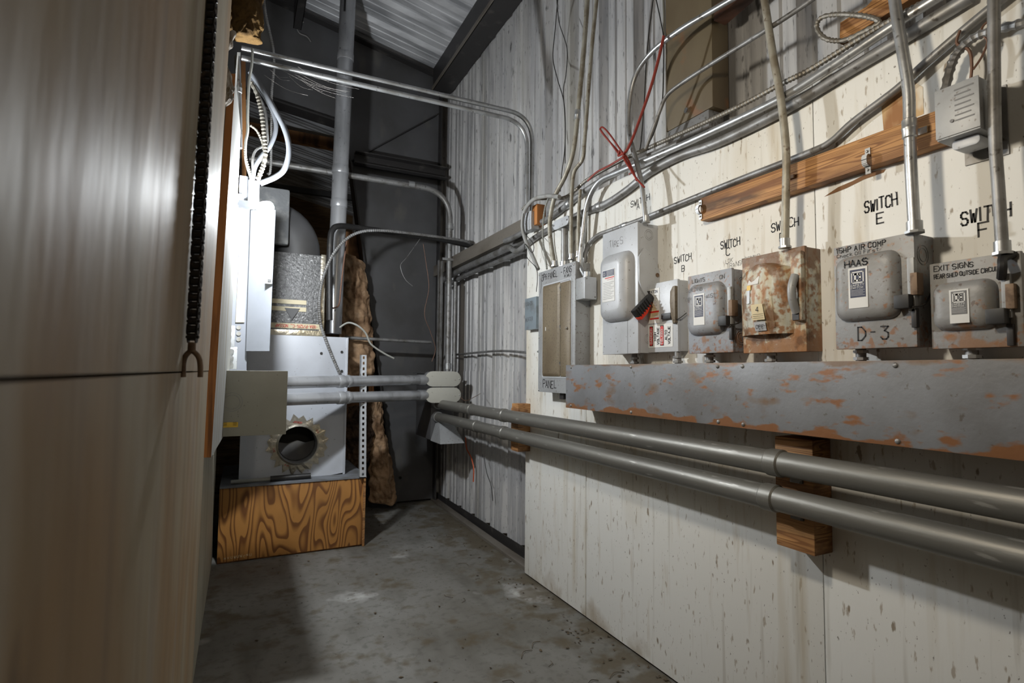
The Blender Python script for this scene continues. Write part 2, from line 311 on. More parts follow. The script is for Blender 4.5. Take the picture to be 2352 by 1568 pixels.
def write(mb, txt, x, y, h, z, wr=.62, pen=.12, sp=.28, rot=0, jit=0, slope=0):
    """text starting at x,y (frame plane), cap height h"""
    cr, sr = math.cos(R(rot)), math.sin(R(rot)); cx = 0
    for ch in txt:
        if ch == ' ': cx += h*(wr*.75); continue
        jy = random.uniform(-jit, jit)*h; ja = random.uniform(-jit, jit)*.6; js = 1+random.uniform(-jit, jit)
        g = G.get(ch, G.get(ch.upper(), '00 40'))
        cw = wr*h*(.3 if ch in 'I1.:il' else 1)
        for st in g.split(','):
            pts = []
            for q in st.split():
                gx = int(q[0])/4*wr*h*js-(wr*h*.35 if ch in 'I.:il1' else 0); gy = int(q[1])/6*h*js
                gx, gy = gx-gy*ja, gy+gx*ja
                px = cx+gx; py = gy+jy+slope*cx
                pts.append((x+px*cr-py*sr, y+px*sr+py*cr))
            ribbon(mb, pts, h*pen, z)
        cx += cw+h*sp
    return cx
# ------------------------------------------------------------------ the setting
XW, XM = 1.57, 1.76            # plywood face, rib sheet
f = MB(); f.keep = True; f.box(-3.5, 2.2, -2.2, 11, -.12, 0); struct(f.build('floor', concrete))
def ribsheet(L0, L1, depth=.05, per=.3048):
    prof = []; y = L0
    while y < L1:
        for dy, d in ((0, 0), (.026, -1), (.075, -1), (.101, 0), (.145, 0), (.15, -.18), (.166, -.18), (.171, 0), (.23, 0), (.235, -.18), (.251, -.18), (.256, 0)):
            prof.append((y+dy, d*depth))
        y += per
    return [q for q in prof if q[0] <= L1]
pr = ribsheet(-1.9, 10.4)
f = MB(); f.keep = True
n = len(pr); f.v = [Vector((XM-d, y, z)) for z in (.03, 1.225) for y, d in pr] + [Vector((XM+.004-d, y, z)) for z in (1.215, 4.16) for y, d in pr]
f.f = [(i, i+1, n+i+1, n+i) for i in range(n-1)]+[(2*n+i, 2*n+i+1, 3*n+i+1, 3*n+i) for i in range(n-1)]
wr = struct(f.build('wall_right', sheetmetal)); wr.modifiers.new('th', 'SOLIDIFY').thickness = .0015
RZ = lambda x: 4.13+.2*(XM-x)
f = MB(); f.keep = True; pr = ribsheet(-2.1, 10.4, .035)
n = len(pr); f.v = [Vector((x, y, RZ(x)-d)) for x in (2.0, -4.5) for y, d in pr]; f.f = [(i, i+1, n+i+1, n+i) for i in range(n-1)]
ro = struct(f.build('ceiling', roofmetal)); ro.modifiers.new('th', 'SOLIDIFY').thickness = .0015
f = MB(); f.keep = True; f.box(-4.3, 2.0, 10.35, 10.4, 0, 5.4); struct(f.build('wall_back', siding))
f = MB(); f.keep = True; f.box(-.3, -.13, -1.9, 3.75, 0, 2.72); struct(f.build('wall_left', greyply))
f = MB(); f.keep = True; f.box(-.3, -.13, 3.75, 4.02, 0, 2.72).box(-.5, -.3, -1.9, 9.5, 0, 2.72); struct(f.build('wall_left', greyply))
# near sheets on the left wall, stacked with a seam at 1.22 m
f = MB(); f.keep = True; f.hull8([(-.13, -1.6, .01), (-.075, -1.6, .01), (-.1, 1.84, .01), (-.13, 1.84, .01)], [(-.13, -1.6, 1.214), (-.075, -1.6, 1.214), (-.089, 1.84, 1.214), (-.13, 1.84, 1.214)])
struct(f.build('wall_left', tanply))
f = MB(); f.keep = True; f.hull8([(-.13, -1.6, 1.2165), (-.075, -1.6, 1.2165), (-.088, 1.84, 1.2165), (-.13, 1.84, 1.2165)], [(-.13, -1.6, 2.6), (-.075, -1.6, 2.6), (-.062, 1.84, 2.6), (-.13, 1.84, 2.6)])
struct(f.build('wall_left', tanply))
# white sheets on the right wall
def sheet(y0, y1):
    f = MB((0, 0, 0)); f.keep = True; f.box(XW, XW+.019, y0+.0015, y1-.0015, .012, 2.135)
    return struct(f.build('wall_right', whiteply, bevel=.0012))
sh = [sheet(2.307, 2.96), sheet(1.062, 2.307), sheet(-.18, 1.062), sheet(-1.5, -.18)]
f = MB(); f.keep = True; f.box(XW+.019, XW+.12, -1.6, 2.95, .0, .09); struct(f.build('trim_1', darklumber))
f = MB(); f.keep = True
f.box(1.70, 1.745, -1.6, 5.0, 0, .035).box(1.70, 1.704, -1.6, 5.0, .035, .07); struct(f.build('trim_2', steel_black))
f = MB(); f.keep = True; f.hull8([(1.60, 3.0, 0), (1.66, 3.0, 0), (1.70, 5.0, 0), (1.64, 5.0, 0)], [(1.60, 3.0, .02), (1.66, 3.0, .02), (1.70, 5.0, .02), (1.64, 5.0, .02)]); struct(f.build('trim_3', girt_mat))
# wall marks: hand lettering on the sheets
def lettering(par, name='lettering', m_=ink): return MB((XW, 0, 0), WALL), par, name, m_
def wallword(par, x, y, x2, txt, sub, suby, h, pen=.13, subx=None, jit=.07, extra=()):
    p = P(x, y, X=XW); q = P(x2, y, X=XW); L = (p.y-q.y)
    mb = MB((XW, 0, 0), WALL)
    wr_ = .58; tot = sum((.3 if c_ in 'I' else 1)*wr_*h+h*.2 for c_ in txt); 
    write(mb, txt, -p.y, p.z, h, .0007, wr_*L/tot, pen, .2*L/tot, jit=jit, slope=.0)
    mb.build('lettering', ink, par)
    s_ = P(subx or (x+x2)/2, suby, X=XW); mb = MB((XW, 0, 0), WALL); write(mb, sub, -s_.y, s_.z, h*.95, .0007, .62, pen, .2, jit=jit); mb.build('lettering', ink, par)
    for (ex, ey, et, eh) in extra:
        e_ = P(ex, ey, X=XW); mb = MB((XW, 0, 0), WALL); write(mb, et, -e_.y, e_.z, eh, .0007, .6, .07, .22, jit=.12, slope=.1); mb.build('lettering', ink, par)
wallword(sh[1], 1449, 476, 1494, 'SWITCH', 'A', 481, .026, subx=1463)
wallword(sh[1], 1549, 605, 1590, 'SWITCH', 'B', 624, .026, subx=1566)
wallword(sh[1], 1656, 573, 1702, 'SWITCH', 'C', 588, .028, subx=1668, extra=((1667, 606, 'LOK', .014), (1670, 617, 'TRANSFORMER', .016)))
wallword(sh[1], 1772, 533, 1838, 'SWITCH', 'D', 554, .028, subx=1791)
wallword(sh[2], 1986, 488, 2065, 'SWITCH', 'E', 514, .032, subx=2014)
wallword(sh[2], 2208, 517, 2330, 'SWITCH', 'F', 545, .033, subx=2248)
# torn patch, dark stain
mb = MB((XW, 0, 0), WALL)
pts = [P(x, y, X=XW) for x, y in ((1893, 452), (1925, 430), (1960, 415), (1998, 395), (2035, 388), (2030, 396), (1985, 412), (1945, 432), (1920, 442))]
mb.add([(-q.y, q.z, .0008) for q in pts], [tuple(range(len(pts)))]); mb.build('torn_patch', mat('torn_brown_patch', s2l(124, 88, 56), .8), sh[2])
pts = [P(x, y, X=XW) for x, y in ((2025, 245), (2095, 185), (2120, 200), (2122, 262), (2030, 300))]
mb = MB((XW, 0, 0), WALL); mb.add([(-q.y, q.z, .0008) for q in pts], [tuple(range(len(pts)))]); mb.build('rust_stain', mat('rust_stain', s2l(200, 168, 122), .7, 0, [(s2l(150, 100, 56), 14, (1, 1, .4), .5, .64, .9), (s2l(226, 220, 206), 9, (1, 1, .5), .56, .62, 1)]), sh[2])
# ------------------------------------------------------------------ steel frame, roof members, girts
t = thing('portal_column', (1.3, 5, 0), 'dark grey steel building frame with tapered column and sloping rafter across the far end', 'frame')
def rafz(x): return RZ(x)-.05
mb = MB(); 
poly = [(1.30, .02), (1.66, .02), (1.66, rafz(1.66)-.0), (-4.2, rafz(-4.2)), (-4.2, rafz(-4.2)-.9), (.0, 3.53), (.70, 3.44), (.83, 3.08)]
mb = MB((0, 5.0, 0), FACE); mb.prism(poly, -.006, .006); mb.build('web', steel_dark, t)
def flange(a, b, name='flange', w_=.16, th=.014):
    a = Vector((a[0], 0, a[1])); b = Vector((b[0], 0, b[1])); d = (b-a).normalized(); nrm = Vector((-d.z, 0, d.x))*th/2
    A = [a+nrm, a-nrm, b-nrm, b+nrm]; mb = MB(); y0, y1 = 5-w_/2, 5+w_/2
    mb.hull8([(q.x, y0, q.z) for q in A], [(q.x, y1, q.z) for q in A]); return mb.build(name, steel_black, t)
flange((1.29, .02), (.82, 3.08)); flange((1.66, .02), (1.66, 4.08)); flange((.82, 3.08), (.70, 3.44)); flange((.70, 3.44), (.0, 3.53)); flange((0, 3.53), (-4.2, rafz(-4.2)-.9)); flange((1.66, rafz(1.66)), (-4.2, rafz(-4.2)))
mb = MB((0, 4.99, 0), FACE); mb.box(.9, 1.55, 0, .012, -.02, -.0); 
flange((.85, 3.12), (1.6, 3.12), 'stiffener', .12, .01); flange((.83, 3.12), (1.62, 3.72), 'stiffener', .1, .01)
mb = MB((1.20, 4.985, 0), FACE)
mb.cyl((.14, .24, 0), (.14, .24, .012), .012); mb.build('bolt_hole', gap_shade, t)  # hole drawn as a dark disc, shade in the colour
sc = PY(4.985, [(697, 50), (683, 62), (688, 76), (705, 84), (714, 96)])
MB().tube(cat(sc, 6), .006, 6).build('scratch_mark', mat('chalk_grey_mark', s2l(128, 126, 124), .7), t)
t = thing('steel_channel', (1.25, 4.86, 3.1), 'dark bolted steel channel running level across the grey frame web', 'channel')
mb = MB((0, 0, 0)); mb.box(.84, 1.70, 4.90, 4.91, 3.06, 3.17).box(.84, 1.70, 4.83, 4.91, 3.16, 3.17).box(.84, 1.70, 4.83, 4.91, 3.06, 3.07).build('channel_body', steel_black, t)
for x in (.9, 1.0, 1.5, 1.6):
    MB().cyl((x, 4.87, 3.17), (x, 4.87, 3.182), .013, 6).build('bolt', galv_dk, t)
def purlin(x0, y0, y1, label, s_=1):
    z = RZ(x0)-.045
    mb = MB((0, 0, z)); mb.box(x0, x0+.004, y0, y1, -.2, 0).box(x0, x0+.065*s_, y0, y1, -.2, -.196).box(x0-.065*s_, x0, y0, y1, -.004, 0).box(x0+.061*s_, x0+.065*s_, y0, y1, -.2, -.182)
    return tag(mb.build('roof_purlin', steel_black), label, 'purlin')
t = thing('eave_strut', (1.6, 3, 3.9), 'dark steel eave channel with a bright lip where roof meets ribbed wall', 'channel')
mb = MB((0, 0, 0)); mb.box(1.56, 1.566, -1.9, 4.9, 3.95, 4.14).box(1.56, 1.74, -1.9, 4.9, 3.93, 3.936).box(1.56, 1.565, -1.9, 4.9, 3.93, 3.96).build('channel_body', steel_black, t)
MB().box(1.548, 1.556, -1.9, 4.9, 3.925, 3.955).build('lip', girt_mat, t)
purlin(.30, -1.9, 4.92, 'dark steel roof purlin left of the flue pipe'); 
t2 = tag(MB().box(-.9, -.83, -1.9, 4.9, RZ(-.85)-.25, RZ(-.85)-.05).build('roof_purlin', steel_black), 'dark steel roof purlin over the left partition wall, next to brown insulation', 'purlin')
tag(MB().box(-.6, 1.75, 6.96, 7.06, 4.0, 4.13).build('timber_beam', darklumber, bevel=.003), 'brown timber beam crossing behind the flue pipe, beyond the steel rafter', 'beam')
tag(MB().box(-.6, 1.75, 8.9, 8.98, RZ(0)-.5, RZ(0)-.42).build('pipe_rail', steel_dark), 'dark horizontal rail below the far ribbed roof', 'rail')
def girt(y0, y1, z, label, m_=girt_mat, x0=1.60, x1=1.735):
    mb = MB(); mb.box(x1-.004, x1, y0, y1, z-.1, z).box(x0, x1, y0, y1, z-.004, z).box(x0, x1, y0, y1, z-.1, z-.096).box(x0, x0+.004, y0, y1, z-.03, z).box(x0, x0+.004, y0, y1, z-.1, z-.07)
    mb.box(x0-.003, x0, y0, y1, z-.1, z)
    return tag(mb.build('wall_girt', m_), label, 'girt')
girt(2.97, 4.9, 2.215, 'grey-brown steel wall girt between the corner column and the small orange wood block')
girt(-1.9, 4.9, 3.35, 'upper dark wall girt', rustbar).location.z += 0
bpy.data.objects.remove(bpy.data.objects['wall_girt.001'])
# brown post above the sheets and wood block
t = thing('box_post', (1.66, 1.64, 2.14), 'tan-brown steel post rising behind the conduits above the white sheets', 'post')
a0, a1 = P(1530, 250, X=1.61).y, P(1637, 250, X=1.61).y
MB().box(1.61, 1.70, a1, a0, 2.262, 4.0).build('post_body', post_mat, t, bevel=.004)
MB().box(1.61, 1.69, a1+.02, a0-.01, 2.14, 2.26).build('foot_block', galv_dk, t, bevel=.003)
MB().cyl((1.61, (a0+a1)/2, 2.30), (1.597, (a0+a1)/2, 2.30), .012, 6).build('bolt', chrome, t)
q = PX(1.60, [(1640, 12), (1700, -22), (1705, -10), (1640, 48)])
tag(MB().hull8(q, [p_+Vector((.06, 0, 0)) for p_ in q]).build('cross_girt', rustbar), 'dark rusty bar behind the conduit at the top beside the brown post', 'girt')
q = PX(1.60, [(1928, 100), (2000, 55), (2135, -30), (2050, -50), (1990, 15), (1930, 52)])
mb = MB(); nq = len(q); mb.add([tuple(p_) for p_ in q]+[tuple(p_+Vector((.04, 0, 0))) for p_ in q], [tuple(range(nq)), tuple(range(nq, 2*nq))[::-1]]+[(i, (i+1) % nq, nq+(i+1) % nq, nq+i) for i in range(nq)])
t = tag(mb.build('plywood_block', lumber), 'orange-brown plywood block above the white sheets behind the looped armoured cable', 'block')

# ------------------------------------------------------------------ lumber on the right wall
tag(MB().box(XW-.04, XW, .625, 1.49, 1.795, 1.882).build('wall_board', lumber, bevel=.003), 'long brown weathered board screwed level across the white wall', 'board')
mb = MB(); mb.box(1.487, XW, 1.03, 1.155, .70, 1.03); tag(mb.build('pipe_block', lumber, bevel=.004), 'dark wood block behind the big pipes under the rusty trough', 'block')
t = thing('pipe_block', (1.53, 2.97, .74), 'small orange wood block behind the big pipes at the left edge of the white sheets', 'block')
mb = MB(); mb.box(1.487, XW+.01, 2.90, 2.985, .745, 1.03).build('wood_block', lumber, t, bevel=.003)
mb = MB(); mb.box(1.50, XW+.01, 2.987, 3.02, .745, 1.0).build('backing_strip', orange, t, bevel=.002)
tag(MB().box(1.60, 1.66, 2.62, 2.68, 2.0, 2.12).build('pipe_block', orange, bevel=.002), 'small bright orange wood scrap beside the junction box above the three-phase panel', 'block').location = P(1238, 518, X=1.545)

# ------------------------------------------------------------------ trough and enclosures
TY0 = -.7; t = thing('wiring_trough', (1.42, 2.26, 1.05), 'long grey rust-streaked wiring trough running under the row of switches', 'trough')
MB().box(1.424, XW, TY0, 2.265, 1.05, 1.257).build('trough_body', trough, t, bevel=.002)
ORG['tr'] = 0
mb = MB((1.424, 2.265, 1.05), WALL)
for k in range(1):
    x0 = .003; c_ = MB((1.424, 2.265, 1.05), WALL); c_.box(x0, 2.96, -.0, .207, 0, .0035); c_.build('cover', trough, t, bevel=.001)
for x in (.05, .5, .95, 1.05, 1.5, 1.95):
    for y in (.012, .195):
        MB((1.4205, 2.265, 1.05), WALL).ball((x, y, 0), .007, 10, 6, (1, 1, .6)).build('screw', galv_dk, t, smooth=True)

def frame_at(Y1, Z0, c=0): return (XW-c, Y1, Z0)
def switchbox(name, Y0, Y1, Z0, Z1, d, m_, label, cat_='switch'):
    t = thing(name, (XW, Y1, Z0), label, cat_); Wd, Hh = Y1-Y0, Z1-Z0
    mb = MB((XW, Y1, Z0), WALL); mb.box(0, Wd, 0, Hh, 0, d-.012); mb.build('box', m_, t, bevel=.002)
    mb = MB((XW, Y1, Z0), WALL); mb.box(-.002, Wd+.001, -.002, Hh+.003, d-.0125, d); mb.build('cover', m_, t, bevel=.003)
    return t, Wd, Hh, MB
def knock(t, Y0, Z0, pts, m_=encl):
    for (x, z, r_) in pts:
        mb = MB()
        for rr in (r_, r_*.68):
            ring = [(XW-x+rr*math.cos(a), Y0-.0006, Z0+z+rr*math.sin(a)) for a in [2*math.pi*i/24 for i in range(25)]]
            mb.tube(ring, .0007, 4)
        mb.build('knockout', m_, t)
def dbadge(t, Y1, Z0, x, y, w_, h_, d, faded=False):
    o = (XW-d, Y1, Z0)
    b = MB(o, WALL).quad(x, x+w_, y, y+h_, .0012).build('badge', paper, t)
    ml = greyp if faded else navy
    m1 = MB(o, WALL); m1.quad(x+w_*.1, x+w_*.9, y+h_*.26, y+h_*.95, .0018, .0004); m1.build('badge_print', ml, b)
    m2 = MB(o, WALL); z = .0024; bx, by, s_ = x+w_*.2, y+h_*.62, w_*.6
    sh_ = s_*.95; ribbon(m2, [(bx, by), (bx+s_, by), (bx+s_, by+sh_), (bx, by+sh_), (bx, by)], w_*.06, z)
    ribbon(m2, [(bx+s_*.3, by+sh_*.2), (bx+s_*.3, by+sh_*.8), (bx+s_*.62, by+sh_*.8), (bx+s_*.72, by+sh_*.66), (bx+s_*.72, by+sh_*.34), (bx+s_*.62, by+sh_*.2), (bx+s_*.24, by+sh_*.2)], w_*.1, z)
    ribbon(m2, [(bx+s_*.2, by+sh_*.8), (bx+s_*.4, by+sh_*.8)], w_*.1, z)
    write(m2, 'SAFETY', bx-s_*.1, y+h_*.54, h_*.045, z, .9, .2, .35); write(m2, 'SWITCH', bx-s_*.1, y+h_*.475, h_*.045, z, .9, .2, .35)
    for k in range(5): ribbon(m2, [(bx-s_*.1, y+h_*(.44-.032*k)), (bx+s_*(1.1-.15*(k % 2)), y+h_*(.44-.032*k))], h_*.006, z)
    m2.build('badge_lettering', paper, b)
def latch(t, Y0, Z0, Z1, d, zc, hook=True):
    # operating lever on the near right edge with a black latch block
    o = (XW-d, Y0, Z0); Hh = Z1-Z0
    MB(o, WALL).box(-.012, .004, Hh*.3, Hh*.78, -.004, .010).build('lever_guide', encl, t, bevel=.002)
    lv = MB(o, WALL).box(-.004, .012, zc+.02, zc+.075, -.015, .014).build('lever', darklumber if False else rusthook, t, bevel=.002)
    MB(o, WALL).box(-.034, .0, zc-.012, zc+.022, .001, .03).build('latch_block', black, t, bevel=.002)
    MB(o, WALL).box(-.006, .006, zc-.06, zc-.012, -.004, .01).build('latch_tail', steel_black, t, bevel=.002)
    pts = [Vector(o)+Vector((0, 0, 0))+Vector((-.02, -.004, zc-.01)), Vector(o)+Vector((.02, -.012, zc+.0)), Vector(o)+Vector((d*.7, -.012, zc+.05)), Vector(o)+Vector((d-.004, -.006, zc+.052))]
    if hook: MB().tube(cat(pts, 5), .0022, 6).build('wire_bail', blackwire, t, smooth=True)
# --- three-phase panel
Y0, Y1, Z0, Z1, d = 2.272, 2.645, 1.115, 1.777, .09
t, Wd, Hh, _ = switchbox('breaker_panel', Y0, Y1, Z0, Z1, d, encl, 'tall grey breaker panel with brown doors, hand lettered top and bottom, left of the trough', 'panel')
pn = t; o = (XW-d, Y1, Z0)
MB(o, WALL).pillow(.045, .345, .075, Hh-.075, [(0, 0), (.001, .003), (.007, .004), (.009, .001)], .012).build('door_frame', encl_lt, t, smooth=True)
MB(o, WALL).pillow(.054, .238, .084, Hh-.084, [(0, .001), (.0, .004), (.012, .012), (.016, .013)], .012).build('door', encl_brown, t, smooth=True)
MB(o, WALL).pillow(.246, .34, .084, Hh-.09, [(0, .001), (.0, .006), (.004, .009)], .006).build('door', encl_brown, t, smooth=True)
for z in (.14, .33, .53): MB(o, WALL).cyl((.242, z, .002), (.242, z+.02, .01), .004, 8).build('hinge', galv, t)
MB(o, WALL).ball((.315, .33, .013), .007, 10, 6).build('door_knob', chrome, t, smooth=True)
MB(o, WALL).box(.1, .107, .33, .35, .012, .0145).build('latch_slot', paper, t)
for x, y in ((.008, .008), (.008, Hh-.012), (Wd-.012, Hh-.012), (.008, .3)): MB(o, WALL).ball((x, y, .001), .006, 10, 6, (1, 1, .6)).build('screw', chrome, t, smooth=True)
mb = MB(o, WALL); write(mb, '3PH PANEL', .035, Hh-.05, .032, .0007, .46, .11, .16, jit=.07, slope=.01); mb.build('lettering', ink, t); mb = MB(o, WALL); write(mb, '- FANS', .235, Hh-.048, .032, .0007, .46, .11, .16, jit=.07, slope=.01); mb.build('lettering', ink, t); mb = MB(o, WALL); write(mb, 'N-E WALLS', .27, Hh-.066, .014, .0007, .42, .12, .14, jit=.08); mb.build('lettering', ink, t); mb = MB(o, WALL)
write(mb, 'PANEL', .055, .022, .04, .0007, .55, .1, .18, jit=.06); mb.build('lettering', ink, t)
MB((XW-.045, 2.44, Z0), WALL).box(-.02, .02, -.035, 0, -.02, .02).build('hub', steel_black, t, bevel=.003)
# small box in front of the panel
t = thing('junction_box', (1.5, 2.2, 1.56), 'small smooth light-grey junction box hanging on a conduit in front of the breaker panel', 'electrical box')
q0 = P(1329, 660, Y=2.235); q1 = P(1368, 660, Y=2.16)
zz0, zz1 = P(1345, 686, Y=2.2).z, P(1345, 636, Y=2.2).z
xa = P(1327, 660, Y=2.25).x; xb = P(1367, 660, Y=2.2).x
MB().box(xa, xb-.002, 2.195, 2.268, zz0, zz1).build('box', encl, t, bevel=.004)
MB().box(xa-.001, xb, 2.187, 2.196, zz0-.001, zz1+.001).build('cover', encl_lt, t, bevel=.003)
for sx, sz in ((xa+.01, zz1-.01), (xb-.01, zz0+.01)): MB().ball((sx, 2.186, sz), .004, 8, 5).build('screw', galv_dk, t, smooth=True)
# plate left of the panel
Ya, Yb = P(1206, 690, X=1.53).y, P(1236, 690, X=1.53).y; t = thing('steel_cover_box', (1.55, Ya, 1.47), 'small dull blue-grey cover box with faint writing on the left side of the breaker panel', 'electrical box')
MB((XW, Ya, 1.475), WALL).box(0, .14, 0, .19, 0, .04).build('box', plastic_blue, t, bevel=.002)
mb = MB((XW-.04, Ya, 1.475), WALL); write(mb, 'LIGHTS', .012, .145, .022, .0007, .5, .1, .2, jit=.1); write(mb, 'HEATER', .012, .05, .022, .0007, .5, .1, .2, jit=.1); mb.build('lettering', inkf, t)
# --- switch A
Y0, Y1, Z0, Z1, d = 1.769, 2.012, 1.304, 1.850, .11
t, Wd, Hh, _ = switchbox('safety_switch', Y0, Y1, Z0, Z1, d, encl_lt, 'tall light-grey safety switch with black and red side handle below the SWITCH A lettering'); o = (XW-d, Y1, Z0)
MB(o, WALL).pillow(.012, .218, .14, .44, [(0, 0), (.002, .012), (.012, .03), (.04, .046), (.05, .047)], .045).build('cover_dome', encl_lt, t, smooth=True)
lb = MB(o, WALL).quad(.062, .150, .225, .365, .0485).build('label_sheet', paper, t)
mb = MB(o, WALL); mb.quad(.066, .095, .335, .362, .0494, .0004).quad(.098, .147, .335, .362, .0494, .0004); mb.build('label_print', navy, lb)
mb = MB(o, WALL); write(mb, 'D', .075, .341, .013, .05, .7, .14); 
for k in range(4): ribbon(mb, [(.101, .357-.006*k), (.143, .357-.006*k)], .0012, .05)
mb.build('label_lettering', paper, lb)
mb = MB(o, WALL); ribbon(mb, [(.085, .328), (.146, .328)], .004, .0494); ribbon(mb, [(.1, .32), (.14, .32)], .0015, .0494); mb.build('label_heading', redp, lb)
mb = MB(o, WALL)
for k in range(11): ribbon(mb, [(.07, .308-.007*k), (.146-.01*(k % 3), .308-.007*k)], .0012, .0494)
mb.build('label_text', greyp, lb)
mb = MB(o, WALL); write(mb, 'TIRES', .05, .475, .028, .0007, .6, .05, .2, jit=.15); mb.build('lettering', inkf, t)
MB(o, WALL).add([(.175, 0, .0006), (.177, 0, .0006), (.177, .14, .0006), (.175, .14, .0006)], [(0, 1, 2, 3)]).build('cover_seam', greyp, t)
# side mechanism plate (faces the near end) with handle
ys = Y0-.002
plate = [(.004, .40), (.03, .44), (.075, .415), (.118, .34), (.117, .29), (.095, .23), (.088, .205), (.07, .2), (.04, .235), (.02, .26), (.004, .30)]
mb = MB((XW-d, ys, Z0), FACE); mb.prism([(x-.004, z) for x, z in plate], 0, .008); mb.build('handle_plate', encl_lt, t, bevel=.002)
MB((XW-d, ys, Z0), FACE).cyl((.096, .33, .006), (.096, .33, .011), .009, 14).build('plate_eyelet', rusthook, t, smooth=True)
MB((XW-d, ys, Z0), FACE).prism([(.04, .258), (.074, .262), (.056, .232)], .0085, .011).build('lock_opening', steel_black, t)
mb = MB((XW-d, ys, Z0), FACE)
hA, hB = Vector((.05, .235)), Vector((-.035, .155)); dd = (hB-hA).normalized(); nn_ = Vector((-dd.y, dd.x))
mb = MB((XW-d, ys, Z0), FACE)
prs = [hA+nn_*.014, hA-nn_*.014, hB-nn_*.018, hB+nn_*.018]
mb.prism([(q.x, q.y) for q in prs], .006, .036); hd = mb.build('handle', black, t, bevel=.005)
for k in range(6):
    c0 = hA.lerp(hB, .3+.12*k); g0 = c0+nn_*.019; g1 = c0-nn_*.019; e0 = dd*.003
    MB((XW-d, ys, Z0), FACE).prism([(g0.x-e0.x, g0.y-e0.y), (g1.x-e0.x, g1.y-e0.y), (g1.x+e0.x, g1.y+e0.y), (g0.x+e0.x, g0.y+e0.y)], .035, .039).build('grip_rib', black, hd)
side = nn_ if nn_.y < 0 else -nn_
prs = [hA.lerp(hB, .2)+side*.014, hB+side*.018, hB+side*.034-dd*.004, hA.lerp(hB, .6)+side*.034, hA.lerp(hB, .25)+side*.02]
mb = MB((XW-d, ys, Z0), FACE); mb.prism([(q.x, q.y) for q in prs], .008, .034); mb.build('handle_insert', red_plastic, t, bevel=.002)
knock(t, Y0, Z0, [(.05, .5, .022), (.055, .06, .02)])
# --- switch B
Y0, Y1, Z0, Z1, d = 1.598, 1.775, 1.308, 1.588, .055
t, Wd, Hh, _ = switchbox('safety_switch', Y0, Y1, Z0, Z1, d, encl_lt, 'small pale switch box with a red-headed danger label below the SWITCH B lettering'); o = (XW-d, Y1, Z0)
l1 = MB(o, WALL).quad(.006, .075, .118, .262, .0012).build('info_label', paper, t)
mb = MB(o, WALL); mb.add([(.007, .25, .0016), (.03, .215, .0016), (.072, .155, .0016), (.01, .13, .0016)], [(0, 3, 2, 1)]); mb.build('label_stain', tanpaper, l1)
mb = MB(o, WALL); write(mb, 'EATON', .014, .243, .011, .002, .75, .16, .2); mb.build('label_lettering', navy, l1)
mb = MB(o, WALL); ribbon(mb, [(.02, .165), (.07, .165)], .007, .002); ribbon(mb, [(.02, .137), (.07, .137)], .006, .002); mb.build('label_heading', redp, l1)
mb = MB(o, WALL)
for k in range(9): ribbon(mb, [(.012, .232-.0068*k), (.062-.006*(k % 2), .232-.0068*k)], .0012, .002)
for k in range(2): ribbon(mb, [(.03, .156-.006*k), (.065, .156-.006*k)], .0012, .002)
mb.build('label_text', greyp, l1)
l2 = MB(o, WALL).quad(.008, .15, .018, .112, .0012).build('danger_label', paper, t)
mb = MB(o, WALL); mb.quad(.015, .036, .024, .106, .0016, .0004).quad(.079, .1, .024, .106, .0016, .0004); mb.build('label_bar', ink, l2)
mb = MB(o, WALL); mb.prism(rrect(.0165, .0345, .026, .104, .008), .0016, .0021).prism(rrect(.0805, .0985, .026, .104, .008), .0016, .0021); mb.build('label_heading', redp, l2)
mb = MB(o, WALL); write(mb, 'DANGER', .031, .034, .011, .0026, .7, .18, .3, rot=90); write(mb, 'PELIGRO', .095, .032, .011, .0026, .6, .18, .24, rot=90); mb.build('heading_lettering', paper, l2)
mb = MB(o, WALL); write(mb, 'HIGH', .055, .046, .012, .002, .62, .2, .25, rot=90); write(mb, 'VOLTAGE', .073, .03, .012, .002, .6, .2, .25, rot=90)
write(mb, 'ALTO', .119, .046, .012, .002, .62, .2, .25, rot=90); write(mb, 'VOLTAJE', .137, .03, .012, .002, .6, .2, .25, rot=90); mb.build('label_text', ink, l2)
MB(o, WALL).prism([(.15, .235), (.165, .255), (.178, .255), (.178, .11), (.165, .105), (.153, .14), (.148, .19)], .0, .014).build('handle_plate', encl_brown, t, bevel=.003)
MB(o, WALL).box(.098, .152, .128, .152, .001, .014).build('handle', black, t, bevel=.003)
MB().tube(cat([Vector(o)+Vector((-.015, -.17, .12)), Vector(o)+Vector((0, -.183, .125)), Vector(o)+Vector((.04, -.183, .15))], 5), .0018, 6).build('wire_bail', blackwire, t, smooth=True)
# --- switch C
Y0, Y1, Z0, Z1, d = 1.309, 1.510, 1.296, 1.580, .085
t, Wd, Hh, _ = switchbox('safety_switch', Y0, Y1, Z0, Z1, d, rustC, 'grey rust-flecked safety switch with navy badge below the SWITCH C lettering'); o = (XW-d, Y1, Z0)
PRF = [(0, 0), (.002, .008), (.008, .018), (.018, .024), (.03, .026)]
MB(o, WALL).pillow(.006, .172, .062, .25, PRF, .035).build('cover_dome', rustC, t, smooth=True)
dbadge(t, Y1, Z0, .052, .098, .052, .112, d+.0262)
mb = MB(o, WALL); write(mb, 'LIGHTS', .02, .258, .013, .0009, .7, .14, .2, jit=.1); write(mb, 'ON', .15, .255, .013, .0009, .7, .14, .2)
write(mb, 'BUILDING', .016, .222, .013, .0268, .7, .1, .2, jit=.1); write(mb, 'EXH', .012, .19, .013, .0268, .6, .09, .2, jit=.1); write(mb, 'AUST', .112, .19, .013, .0268, .6, .09, .2, jit=.1)
mb.build('lettering', inkf, t); latch(t, Y0, Z0, Z1, d, .1)
knock(t, Y0, Z0, [(.045, .05, .024), (.035, .24, .02)], rustC)
